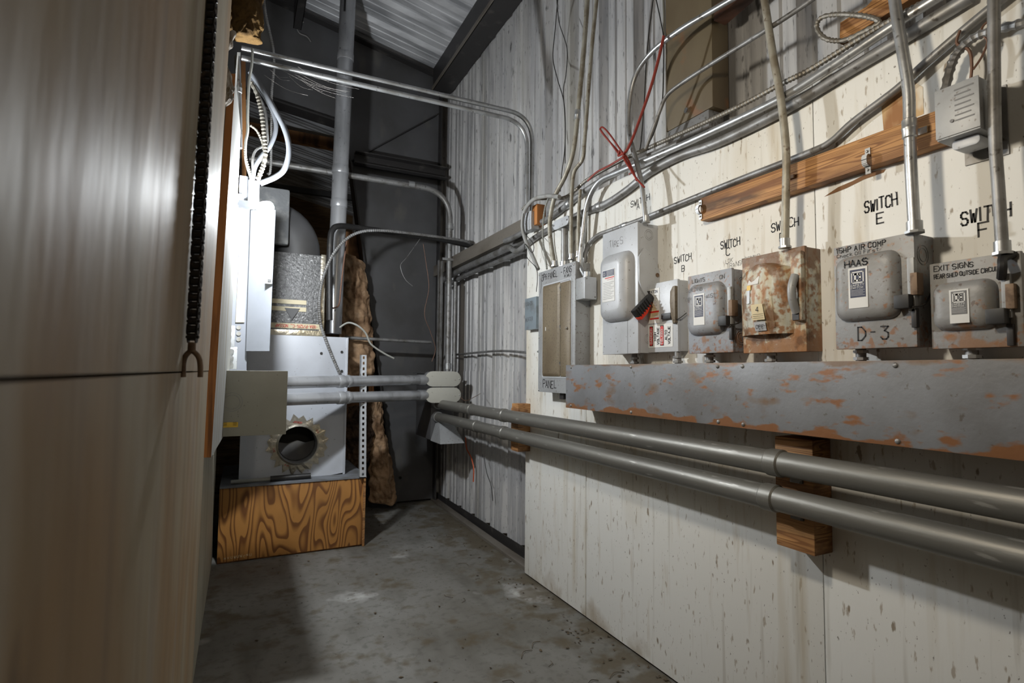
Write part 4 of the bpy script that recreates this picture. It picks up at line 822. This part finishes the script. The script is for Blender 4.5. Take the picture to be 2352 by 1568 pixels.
# flue
a = P(801, -40, Y=4.3); b = P(766, 752, Y=4.3); b.z = 1.50
t = thing('flue_pipe', b, 'tall grey round flue pipe rising from the furnace through the roof', 'pipe')
MB().tube([b, a], .060, 24).build('pipe', duct, t, smooth=True)
for s_ in (.36, .455, .78): c_ = b.lerp(a, s_); d_ = (a-b).normalized(); MB().tube([c_-d_*.03, c_-d_*.025, c_+d_*.02, c_+d_*.03], [.061, .064, .064, .061], 24).build('joint_band', duct, t, smooth=True)
MB().tube([b.lerp(a, .9)+Vector((-.03, -.055, 0)), b.lerp(a, 1)+Vector((-.03, -.055, 0))], .008, 6).build('tar_streak', black, t)
# refrigerant lines, cables
rid([P(757, 735, Y=4.02), P(757, 620, Y=4.02), P(759, 550, Y=4.02), P(764, 528, Y=4.03), P(780, 519, Y=4.06), P(830, 524, Y=4.2), P(950, 541, Y=4.3), P(1010, 549, Y=4.3), P(1085, 566, Y=4.3)], .0215, black, 'insulated_pipe', 'black insulated pipe turning above the furnace towards the wall', 'pipe', conn=False)
mb = MB((P(795, 520, Y=4.06).x, 4.06, P(795, 522, Y=4.06).z), FACE); 
arm([P(781, 858, Y=4.0), P(768, 830, Y=4.0), P(748, 780, Y=4.0), P(736, 740, Y=4.0), P(734, 680, Y=4.0), P(748, 620, Y=4.0), P(775, 570, Y=4.0), P(815, 537, Y=4.0), P(870, 529, Y=4.0), P(960, 538, Y=4.1), P(1060, 552, Y=4.2), P(1082, 560, Y=4.25)], .0105, 'grey armoured cable arching from the furnace side to the wall', galv_dk, .014)
wtube('copper_tube', cat([P(797, 548, Y=4.15), P(790, 600, Y=4.15), P(783, 660, Y=4.15), P(778, 700, Y=4.15), P(762, 708, Y=4.1)], 6), .006, copper, 'thin copper tube hanging in front of the flue pipe', 'tube', n=8)
wtube('white_cable', cat([P(780, 752, Y=3.9), P(800, 741, Y=3.88), P(822, 748, Y=3.85), P(840, 765, Y=3.85), P(852, 790, Y=3.85), P(880, 810, Y=3.85), P(905, 823, Y=3.85)], 6), .0065, white_cable, 'white cable end sticking out beside the furnace towards the column', 'cable', n=8)
t = thing('slotted_strut', (.76, 3.87, .482), 'upright perforated steel strut at the right corner of the platform', 'strut')
a = P(826, 1095, Y=3.87); b = P(841, 1095, Y=3.87); c_ = P(842, 815, Y=3.87); d_ = P(829, 815, Y=3.87)
mb = MB(); 
ns = 22
for k in range(ns):                                             # a column of slots
    l0, l1 = a.lerp(d_, k/ns), a.lerp(d_, (k+1)/ns); r0, r1 = b.lerp(c_, k/ns), b.lerp(c_, (k+1)/ns)
    def g(u_, v_): return l0.lerp(r0, u_).lerp(l1.lerp(r1, u_), v_)
    for u0, u1, v0, v1 in ((0, .33, 0, 1), (.67, 1, 0, 1), (.33, .67, 0, .25), (.33, .67, .75, 1)):
        F_ = [g(u0, v0), g(u1, v0), g(u1, v1), g(u0, v1)]; mb.hull8(F_, [q+Vector((0, .003, 0)) for q in F_])
mb.build('strut_face', encl_lt, t); MB().hull8([a, a+Vector((.003, 0, 0)), a+Vector((.003, .035, 0)), a+Vector((0, .035, 0))], [d_, d_+Vector((.003, 0, 0)), d_+Vector((.003, .035, 0)), d_+Vector((0, .035, 0))]).build('strut_flange', encl, t)
a = P(531, 1086, Y=3.99); a.z = .502; b = P(712, 1087, Y=4.0); b.z = .502; mid_ = a.lerp(b, .48)
t = thing('loose_pipe', (mid_.x, mid_.y, .482), 'loose half white half black pipe lying on the platform before the furnace', 'pipe')
b = Vector((b.x, 3.96, .502)); a = Vector((a.x, 3.96, .498)); mid_ = a.lerp(b, .48)
MB().tube([a, mid_], .013, 14).build('white_half', white_cable, t, smooth=True); MB().tube([mid_, b], .019, 14).build('black_half', black, t, smooth=True)
# insulation
def lumpy(name, pts, y0, th, m_, lab, n1=26, n2=12, amp=.05, cat_='insulation', plane='Y'):
    """pts: list of (left point, right point) world rows from bottom to top"""
    mb = MB(); V_ = []
    rows = []
    for i in range(n1+1):
        s_ = i/n1*(len(pts)-1); k = min(int(s_), len(pts)-2); f_ = s_-k
        L_ = pts[k][0].lerp(pts[k+1][0], f_); Rr = pts[k][1].lerp(pts[k+1][1], f_); row = []
        for j in range(n2+1):
            u_ = j/n2; q = L_.lerp(Rr, u_); bl = th*math.sin(math.pi*min(max(u_, .02), .98))**.5*(.5+.5*math.sin(math.pi*min(max(i/n1, .03), .97))**.4)
            q = q+Vector((random.uniform(-amp, amp)*.25, -bl+random.uniform(-amp, amp)*.5, random.uniform(-amp, amp)*.3)) if plane == 'Y' else q+Vector((bl+random.uniform(-amp, amp)*.5, random.uniform(-amp, amp)*.3, random.uniform(-amp, amp)*.3))
            row.append(q)
        rows.append(row)
    off = Vector((0, .03, 0)) if plane == 'Y' else Vector((-.03, 0, 0))
    mb.rings([r_+[r_[-1]+off, r_[0]+off] for r_ in rows])
    ob = mb.build(name, m_, smooth=True); sb = ob.modifiers.new('sub', 'SUBSURF'); sb.levels = 1; sb.render_levels = 2
    tx = bpy.data.textures.new('lump', 'CLOUDS'); tx.noise_scale = .06; dp = ob.modifiers.new('dis', 'DISPLACE'); dp.texture = tx; dp.strength = amp*.8
    return tag(ob, lab, cat_)
pa = lambda x, y, Y_=4.8: P(x, y, Y=Y_)
lumpy('insulation_batt', [(pa(845, 1150), pa(912, 1158)), (pa(848, 1080), pa(900, 1080)), (pa(842, 980), pa(880, 960)), (pa(845, 900), pa(872, 900))], 4.8, .1, fibre, 'brown fibreglass batt slumped at the floor beside the tapered column')
lumpy('insulation_batt', [(pa(785, 870), pa(862, 860)), (pa(778, 760), pa(856, 780)), (pa(780, 680), pa(848, 690)), (pa(785, 580), pa(836, 600))], 4.8, .1, fibre, 'tan brown fibreglass batt stuffed between the flue pipe and the tapered column')
lumpy('insulation_batt', [(pa(795, 1075, 4.7), pa(835, 1080, 4.7)), (pa(795, 1000, 4.7), pa(858, 1020, 4.7)), (pa(797, 930, 4.7), pa(850, 930, 4.7))], 4.7, .08, mat('dark_brown_fibreglass', s2l(96, 76, 60), .95, 0, [(s2l(40, 32, 30), 8, V1, .42, .6, .8)], .9, 40, spec=.1), 'dark brown insulation clump to the right of the furnace opening')
tag(MB().hull8([P(846, 860, Y=4.9), P(858, 860, Y=4.9), P(858, 860, Y=4.94), P(846, 860, Y=4.94)], [P(850, 1150, Y=4.9), P(862, 1150, Y=4.9), P(862, 1150, Y=4.94), P(850, 1150, Y=4.94)]).build('wood_stud', orange), 'upright orange wood stud behind the perforated strut', 'stud')
tag(MB().box(P(785, 700, Y=5.2).x, P(840, 700, Y=5.2).x, 5.1, 5.2, .0, 2.5).build('wood_stud', darklumber, bevel=.003), 'brown upright timber behind the insulation and the flue pipe', 'stud')
tag(MB().box(-.3, .95, 5.25, 5.27, 0, 2.45).build('backing_panel', siding), 'brown board panel standing behind the furnace', 'panel')
# ------------------------------------------------------------------ left side
t = thing('backboard', (-.09, 2.4, .93), 'white-painted backboard with a raw orange edge on the left wall', 'board')
bl, br = P(468, 1050, Y=2.06), P(485, 1050, Y=2.06); tl, tr = P(524, 170, Y=2.1), P(541, 170, Y=2.1)
bl.x = -.125
ff = Vector((.026, .84, 0))
MB().hull8([bl, br, br+ff, bl+ff], [tl, tr, tr+ff*.6, tl+ff*.6]).build('board', board_white, t)
e0, e1 = Vector((0, -.004, 0)), Vector((0, 0, 0))
MB().hull8([bl+Vector((.02, -.003, 0)), br+Vector((0, -.003, 0)), br, bl+Vector((.02, 0, 0))], [tl+Vector((0, -.003, 0)), tr+Vector((0, -.003, 0)), tr, tl]).build('raw_edge', orange, t)
# far light board and panel cabinet
t = thing('service_panel', (-.03, 3.3, 1.22), 'narrow white service panel with its door swung open under the lit bulb', 'panel')
a = P(517, 852, Y=3.4); b = P(566, 852, Y=3.4); c_ = P(575, 478, Y=3.4); d_ = P(527, 478, Y=3.4); dv = Vector((0, .4, 0))
MB().hull8([a, b, b+dv, a+dv], [d_, c_, c_+dv, d_+dv]).build('cabinet', white_enc, t)
a = P(546, 745, Y=3.197); MB().hull8([P(541, 740, Y=3.39), P(561, 740, Y=3.39), P(561, 740, Y=3.398), P(541, 740, Y=3.398)], [P(552, 540, Y=3.39), P(570, 540, Y=3.39), P(570, 540, Y=3.398), P(552, 540, Y=3.398)]).build('tape_strip', tape, t)
for y_ in (752, 766, 779): q = P(548, y_, Y=3.398); MB().cyl((q.x, 3.4, q.z), (q.x, 3.394, q.z), .012, 16).build('knockout', board_white, t, smooth=True)
da, db, dc, dd_ = P(565, 806, Y=3.36), P(619, 806, Y=3.25), P(633, 482, Y=3.25), P(576, 482, Y=3.36)
MB().hull8([da, db, db+Vector((.002, .012, 0)), da+Vector((.002, .012, 0))], [dd_, dc, dc+Vector((.002, .012, 0)), dd_+Vector((.002, .012, 0))]).build('door', white_enc, t)
q = P(617, 645, Y=3.25); dl = MB().box(q.x-.02, q.x+.018, 3.235, 3.25, q.z-.018, q.z+.018).build('door_latch', encl, t, bevel=.002); MB().box(q.x-.006, q.x+.012, 3.231, 3.235, q.z-.008, q.z+.008).build('latch_slot', black, dl)
for (x_, y_, lab) in ((529, 773, 'upper'), (534, 822, 'lower')):
    q = P(x_, y_, Y=3.0); t = thing('utility_box', q, lab+' small metal utility box with round knockouts beside the white service panel', 'electrical box')
    MB().box(q.x-.03, q.x+.02, 3.0, 3.06, q.z-.055, q.z+.055).build('box', encl_lt, t, bevel=.003)
    for k in (-1, 0, 1): MB().cyl((q.x-.006, 3.0, q.z+k*.033), (q.x-.006, 2.996, q.z+k*.033), .012, 14).build('knockout', galv, t, smooth=True)
# shaded gap among the wires, put in as a solid dark block
q0 = P(543, 495, Y=2.9); tag(MB().hull8([P(534, 548, Y=2.9), P(553, 548, Y=2.9), P(553, 548, Y=2.95), P(534, 548, Y=2.95)], [P(541, 445, Y=2.9), P(560, 445, Y=2.9), P(560, 445, Y=2.95), P(541, 445, Y=2.95)]).build('gap_block', steel_dark), 'solid dark block in place of the shaded gap above the white service panel', 'electrical box')
tag(MB().hull8([P(486, 840, Y=2.55), P(515, 840, Y=3.0), P(515, 840, Y=3.04), P(486, 840, Y=2.59)], [P(545, 120, Y=2.55), P(553, 120, Y=3.0), P(553, 120, Y=3.04), P(545, 120, Y=2.59)]).build('white_board', board_white), 'tall white weathered board beside the bundle of cables', 'board')
q = P(575, 440, Y=2.95); t = thing('cable_box', q, 'white metal box where the bundle of flexible cables ends above the bulb', 'electrical box')
MB().box(q.x-.05, q.x-.01, 2.95, 3.05, q.z-.03, q.z+.075).build('box', white_enc, t, bevel=.003)
MB().box(q.x-.01, q.x+.04, 2.93, 3.03, q.z-.055, q.z+.055).build('connector_block', white_enc, t, bevel=.004)
# lamp
LC = P(612, 476, Y=2.80)
t = thing('light_bulb', LC, 'lit bare white bulb glowing above the open service panel door', 'light bulb')
rs = []
for s_, r_ in ((-.05, .014), (-.035, .016), (-.02, .024), (0, .0295), (.015, .0285), (.027, .02), (.0335, .006)): rs.append([(LC.x+s_, LC.y+r_*math.cos(2*math.pi*i/16), LC.z+r_*math.sin(2*math.pi*i/16)) for i in range(16)])
MB().rings(rs).build('bulb_glass', bulb_mat, t, smooth=True)
MB().cyl((LC.x-.12, LC.y, LC.z), (LC.x-.05, LC.y, LC.z), .019).build('lamp_socket', white_enc, t, smooth=True)
MB().cyl((LC.x-.2, LC.y, LC.z), (LC.x-.12, LC.y, LC.z), .008).build('socket_arm', white_enc, t, smooth=True)
# electrical box with square cover
bx0, bx1 = P(498, 925, Y=2.62).x, P(659, 925, Y=2.62).x; bz0, bz1 = P(580, 1000, Y=2.62).z, P(580, 851, Y=2.62).z
t = thing('square_pull_box', ((bx0+bx1)/2, 2.62, bz0), 'beige-grey square pull box with a yellow sticker on the left wall', 'electrical box')
MB().box(bx0+.003, bx1-.003, 2.632, 3.25, bz0+.003, bz1-.003).build('box', beige_enc, t, bevel=.003)
MB().box(bx0, bx1, 2.62, 2.632, bz0, bz1).build('cover', beige_enc, t, bevel=.002)
cr_ = P(533, 923, Y=2.618); mb = MB()
for r_ in (.04, .03): mb.tube([(cr_.x+r_*math.cos(2*math.pi*i/28), 2.6195, cr_.z+r_*math.sin(2*math.pi*i/28)) for i in range(29)], .0009, 4)
mb.build('knockout_ring', encl, t)
s0 = P(499, 981, Y=2.619); s1 = P(547, 969, Y=2.619); st = MB((s0.x, 2.6195, s0.z), FACE); st.quad(0, s1.x-s0.x, -.002, s1.z-s0.z, .001); so = st.build('yellow_sticker', yellow, t)
mb = MB((s0.x, 2.6182, s0.z), FACE); Ls = s1.x-s0.x
for k in range(4): ribbon(mb, [(.006, .006+.0045*k), (Ls*.45, .006+.0045*k)], .0012, .0006); ribbon(mb, [(Ls*.75, .006+.0045*k), (Ls*.93, .006+.0045*k)], .0012, .0006)
mb.build('sticker_print', ink, so)
# conduit + cables of the left bundle
rid([P(545, 130, Y=2.75), P(549, 250, Y=2.75), P(550, 340, Y=2.75)], .0125, galv, 'conduit', 'short bright vertical conduit beside the cable bundle', conn=False, couple=((0, .6),))
Yb_ = 2.85
wtube('white_cable', cat([P(x, y, Y=Yb_) for x, y in ((580, 112), (578, 150), (572, 190), (569, 260), (569, 300), (564, 330), (565, 370), (575, 405), (577, 418))], 6), .0062, white_cable, 'thin white cable dropping at the left of the cable bundle', 'cable', n=8)
arm([P(x, y, Y=Yb_+.02) for x, y in ((576, 188), (590, 215), (600, 255), (606, 300), (610, 345), (605, 380), (592, 412))], .0105, 'thick shiny spiral cable in the middle of the bundle', armour, .015, .16)
arm([P(x, y, Y=Yb_) for x, y in ((563, 334), (564, 360), (572, 390), (578, 412))], .006, 'short spiral cable at the bottom left of the bundle', armour, .01)
arm([P(x, y, Y=Yb_+.04) for x, y in ((575, 288), (590, 300), (602, 325), (606, 345))], .006, 'short spiral cable bending into the bundle from the left', armour, .01)
wtube('flexible_conduit', cat([P(x, y, Y=Yb_+.06) for x, y in ((575, 165), (600, 200), (630, 250), (655, 300), (664, 345), (655, 385), (635, 405), (598, 421))], 8), .014, pvc, 'fat grey plastic conduit bulging at the right of the cable bundle', 'conduit')
wtube('flexible_conduit', cat([P(x, y, Y=Yb_+.1) for x, y in ((578, 180), (610, 225), (630, 265), (633, 300), (620, 335), (600, 360), (585, 385), (580, 415))], 8), .0115, pvc, 'second grey plastic conduit inside the fat one of the bundle', 'conduit')
wtube('white_cable', cat([P(x, y, Y=Yb_+.08) for x, y in ((590, 210), (608, 250), (614, 300), (612, 330), (588, 345), (580, 370), (583, 412))], 6), .006, galv_dk, 'thin grey cable hidden behind the spiral cable', 'cable', n=8)
arm([P(x, y, Y=3.6) for x, y in ((605, -15), (610, 30), (620, 75), (628, 115), (629, 160), (624, 222), (622, 380), (615, 400))], .007, 'thin spiral cable hanging from the roof left of the flue', galv_dk, .012)
tag(MB().hull8([P(556, 470, Y=3.3), P(566, 470, Y=3.3), P(566, 470, Y=3.34), P(556, 470, Y=3.34)], [P(554, 130, Y=3.3), P(564, 130, Y=3.3), P(564, 130, Y=3.34), P(554, 130, Y=3.34)]).build('wood_stud', darklumber), 'narrow brown stud behind the bundle of cables', 'stud')
# insulation hanging top left
def pl(x, y, Y_): return P(x, y, Y=Y_)
lumpy('hanging_insulation', [(pl(528, 96, 2.6), pl(603, 103, 2.6)), (pl(530, 50, 2.6), pl(604, 60, 2.6)), (pl(525, 0, 2.6), pl(604, 0, 2.6)), (pl(520, -60, 2.6), pl(604, -60, 2.6))], 0, .1, fibre_gold, 'dark golden insulation batt hanging at the top of the left partition', amp=.03)
lumpy('hanging_insulation', [(pl(500, 90, 2.2), pl(532, 70, 2.2)), (pl(494, 30, 2.2), pl(530, 10, 2.2)), (pl(492, -60, 2.2), pl(528, -60, 2.2))], 0, .05, fibre_gold, 'golden insulation strip beside the pink plastic piece', amp=.02)
lumpy('hanging_insulation', [(pl(505, 255, 2.0), pl(530, 235, 2.0)), (pl(503, 215, 2.0), pl(538, 200, 2.0)), (pl(498, 150, 2.0), pl(520, 130, 2.0)), (pl(496, 100, 2.0), pl(543, 70, 2.0))], 0, .04, fluff, 'grey-white insulation fluff ragged along the top of the white backboard', amp=.022)
q = [pl(x, y, 1.95) for x, y in ((493, 18), (499, 40), (506, 62), (505, 80))]
t = thing('pink_tube', q[-1], 'small pink plastic tube sticking out of the insulation at the top left', 'tube'); MB().tube(cat(q, 5), .013, 12).build('tube', pink, t, smooth=True)
for k in range(4): MB().tube([q[3]+Vector((.013*math.cos(a_), .013*math.sin(a_), .006*k)) for a_ in [2*math.pi*i/12 for i in range(13)]], .0015, 5).build('tube_ring', pink, t)
# hanging chain with forked hook
A, B = P(488, -40, Y=1.0), P(441, 795, Y=1.0); A.x = B.x = 0; A.x = P(488, -40, Y=1.0).x; B.x = P(441, 795, Y=1.0).x
t = thing('hanging_chain', B, 'dark roller chain with a rusty forked end hanging against the left wall', 'chain')
mb = MB(); d_ = (B-A); n_ = int(d_.length/.0127); u_ = d_.normalized(); sx = Vector((0.95, -.3, 0)).normalized(); sy = u_.cross(sx).normalized()
for k in range(n_):
    c_ = A+u_*(k+.5)*.0127; wd = .0075 if k % 2 else .0058
    mb.cyl(c_-sx*.0095, c_+sx*.0095, .0024, 8); mb.cyl(c_-sx*.0056, c_+sx*.0056, .0062, 10)
    for s_ in (-1, 1):
        c2 = c_+sx*wd*s_
        mb.add([c2+u_*a_*.0095+sy*b_*.005+sx*e_ for e_ in (-.0008, .0008) for a_, b_ in ((-1, -.5), (-.6, -1), (.6, -1), (1, -.5), (1, .5), (.6, 1), (-.6, 1), (-1, .5))],
               [tuple(range(8))[::-1], tuple(range(8, 16))]+[(i, (i+1) % 8, 8+(i+1) % 8, 8+i) for i in range(8)])
mb.build('roller_chain', chainm, t)
fp = [P(x, y, Y=1.0) for x, y in ((421, 866), (421, 838), (426, 818), (440, 806), (455, 818), (460, 838), (460, 866))]
MB().tube(cat(fp, 5), [.0042]*31, 10).tube([P(441, 786, Y=1.0), P(440, 808, Y=1.0)], .006, 10).build('forked_hook', rusthook, t, smooth=True)
# ------------------------------------------------------------------ loose wires
def wire(name, pts, r_, m_, lab, cat_='wire'): return wtube(name, cat(pts, 8), r_, m_, lab, cat_, None, 6)
wire('wire', PX(1.66, [(1282, -15), (1276, 60), (1270, 130), (1280, 180), (1296, 240), (1298, 330), (1290, 400), (1287, 440)]), .0028, blackwire, 'black wire hanging down the ribbed wall left of the risers')
wire('wire', PX(1.64, [(1278, -15), (1284, 50), (1302, 110), (1300, 170), (1294, 210), (1298, 280), (1298, 375)]), .0025, blackwire, 'second black wire bowing right beside the first on the ribbed wall')
wire('wire', PX(1.60, [(1502, -15), (1490, 80), (1484, 150), (1480, 230), (1472, 330), (1466, 350)]), .0025, blackwire, 'black wire descending behind the sweeping conduit')
wire('wire', PX(1.60, [(1504, -15), (1518, 50), (1524, 90), (1524, 160), (1520, 240), (1500, 310), (1478, 345)]), .0025, blackwire, 'black wire beside the brown post')
wire('white_cable', PX(1.61, [(1523, -15), (1525, 40), (1525, 82)]), .006, white_cable, 'short white cable end above the red cable', 'cable')
wire('red_cable', PX(1.46, [(1525, 82), (1514, 130), (1498, 190), (1478, 250), (1452, 320), (1436, 350), (1424, 352)]), .006, red_cable, 'long red cable slanting down across the sweeping conduit', 'cable')
t = thing('red_cable_knot', P(1424, 350, X=1.46), 'knotted red cable loop tied above the wall-top run', 'cable')
for k, pts in enumerate(([(1424, 352), (1400, 325), (1380, 300), (1384, 292), (1400, 308), (1426, 345), (1440, 362), (1455, 395), (1462, 415)], [(1422, 355), (1404, 330), (1388, 310), (1378, 296)], [(1428, 350), (1442, 375), (1452, 392), (1445, 400)], [(1435, 350), (1420, 358), (1425, 345), (1434, 360)], [(1430, 360), (1446, 385), (1462, 410), (1480, 430)])):
    MB().tube(cat(PX(1.462-.004*k, pts), 6), .004, 7).build('cable_strand', red_cable, t, smooth=True)
wire('red_cable', PX(1.50, [(1430, 362), (1400, 380), (1370, 396), (1350, 415)]), .005, red_cable, 'red cable run lying on the armoured cable behind the knot', 'cable')
wire('orange_wire', PX(1.722, [(1069, 1004), (1072, 1030), (1082, 1050), (1088, 1075), (1087, 1106)]), .005, orange_wire, 'short orange wire hanging on the ribbed wall under the big pipes')
wire('wire', PX(1.724, [(1112, 1050), (1118, 1085), (1128, 1115), (1132, 1150)]), .003, blackwire, 'thin dark wire hanging low on the ribbed wall')
wire('wire', [P(1058, 912, Y=4.05), P(1070, 920, Y=3.95), P(1092, 910, Y=3.8), P(1104, 903, X=1.70)], .002, copper, 'thin copper wire from the lower oval fitting to the ribbed wall')
wire('wire', [P(x, y, Y=4.3) for x, y in ((972, 560), (978, 600), (985, 660), (975, 720), (988, 760), (1000, 800), (992, 830))], .0025, copper, 'thin copper ground wire dangling in the far corner')
wire('wire', [P(x, y, Y=4.25) for x, y in ((965, 548), (935, 590), (920, 610), (930, 640), (948, 657))], .002, galv_dk, 'thin curved wire hanging below the black insulated pipe')
wire('ground_wire', PX(1.53, [(2205, 70), (2198, 100), (2225, 115), (2232, 150), (2228, 195)]), .0035, copper, 'brown ground wire dropping into the ballast box')
wire('ground_wire', PX(1.53, [(2275, 45), (2258, 60), (2255, 78), (2268, 95), (2255, 130), (2235, 160)]), .0025, copper, 'second thin brown wire arching above the ballast box')
tag(MB().box(1.49, XW, .40, .44, 1.62, 1.95).build('wall_box', steel_black, bevel=.004), 'dark enclosure edge on the white wall at the right frame edge', 'electrical box')
bpy.data.objects.remove(bpy.data.objects['wall_box'])
# ------------------------------------------------------------------ litter, cobwebs
mb = MB()
def chip(c_, s_, a_):
    pts = [(c_[0]+s_*random.uniform(.5, 1)*math.cos(a_+i*1.26)*(1.6 if i % 2 else .6), c_[1]+s_*random.uniform(.5, 1)*math.sin(a_+i*1.26), c_[2]+random.uniform(.001, .006)) for i in range(5)]
    mb.add(pts, [(0, 1, 2, 3, 4)])
for k in range(420):
    z_ = random.random()
    if z_ < .5: y = random.uniform(1.2, 4.9); x = 1.56-abs(random.gauss(0, .12)) if y < 2.95 else 1.68-abs(random.gauss(0, .14))
    elif z_ < .7: x = random.uniform(.8, 1.5); y = random.uniform(4.3, 4.9)
    else: x = random.uniform(-.05, 1.5); y = random.uniform(1.2, 4.2)
    chip((x, y, .001), random.uniform(.002, .011), random.uniform(0, 6))
o = mb.build('floor_litter', debris_mat); o['kind'] = 'stuff'; tag(o, 'scattered dry leaf bits and grit on the concrete floor along the right wall', 'litter', None)
mb = MB()
for k in range(26):
    x = random.uniform(.9, 1.5); y = random.uniform(1.6, 4.3); a_ = random.uniform(0, 6); L_ = random.uniform(.03, .09)
    mb.tube(cat([(x, y, .003), (x+L_*.5*math.cos(a_), y+L_*.5*math.sin(a_), .006), (x+L_*math.cos(a_+.5), y+L_*math.sin(a_+.5), .003)], 4), .0012, 5)
o = mb.build('dry_twigs', debris_mat); o['kind'] = 'stuff'; tag(o, 'thin dry grass stems lying on the concrete floor', 'litter')
mb = MB()
for k in range(12):
    a = P(random.uniform(585, 700), random.uniform(145, 175), Y=2.97); b = a+Vector((random.uniform(.05, .35), random.uniform(-.04, .04), random.uniform(-.07, -.03)))
    mb.tube(cat([a, a.lerp(b, .5)+Vector((0, 0, -.02)), b], 4), .0003, 4)
o = mb.build('cobweb', web_mat); o['kind'] = 'stuff'; tag(o, 'dusty cobweb threads hanging under the twin bright conduits', 'cobweb')
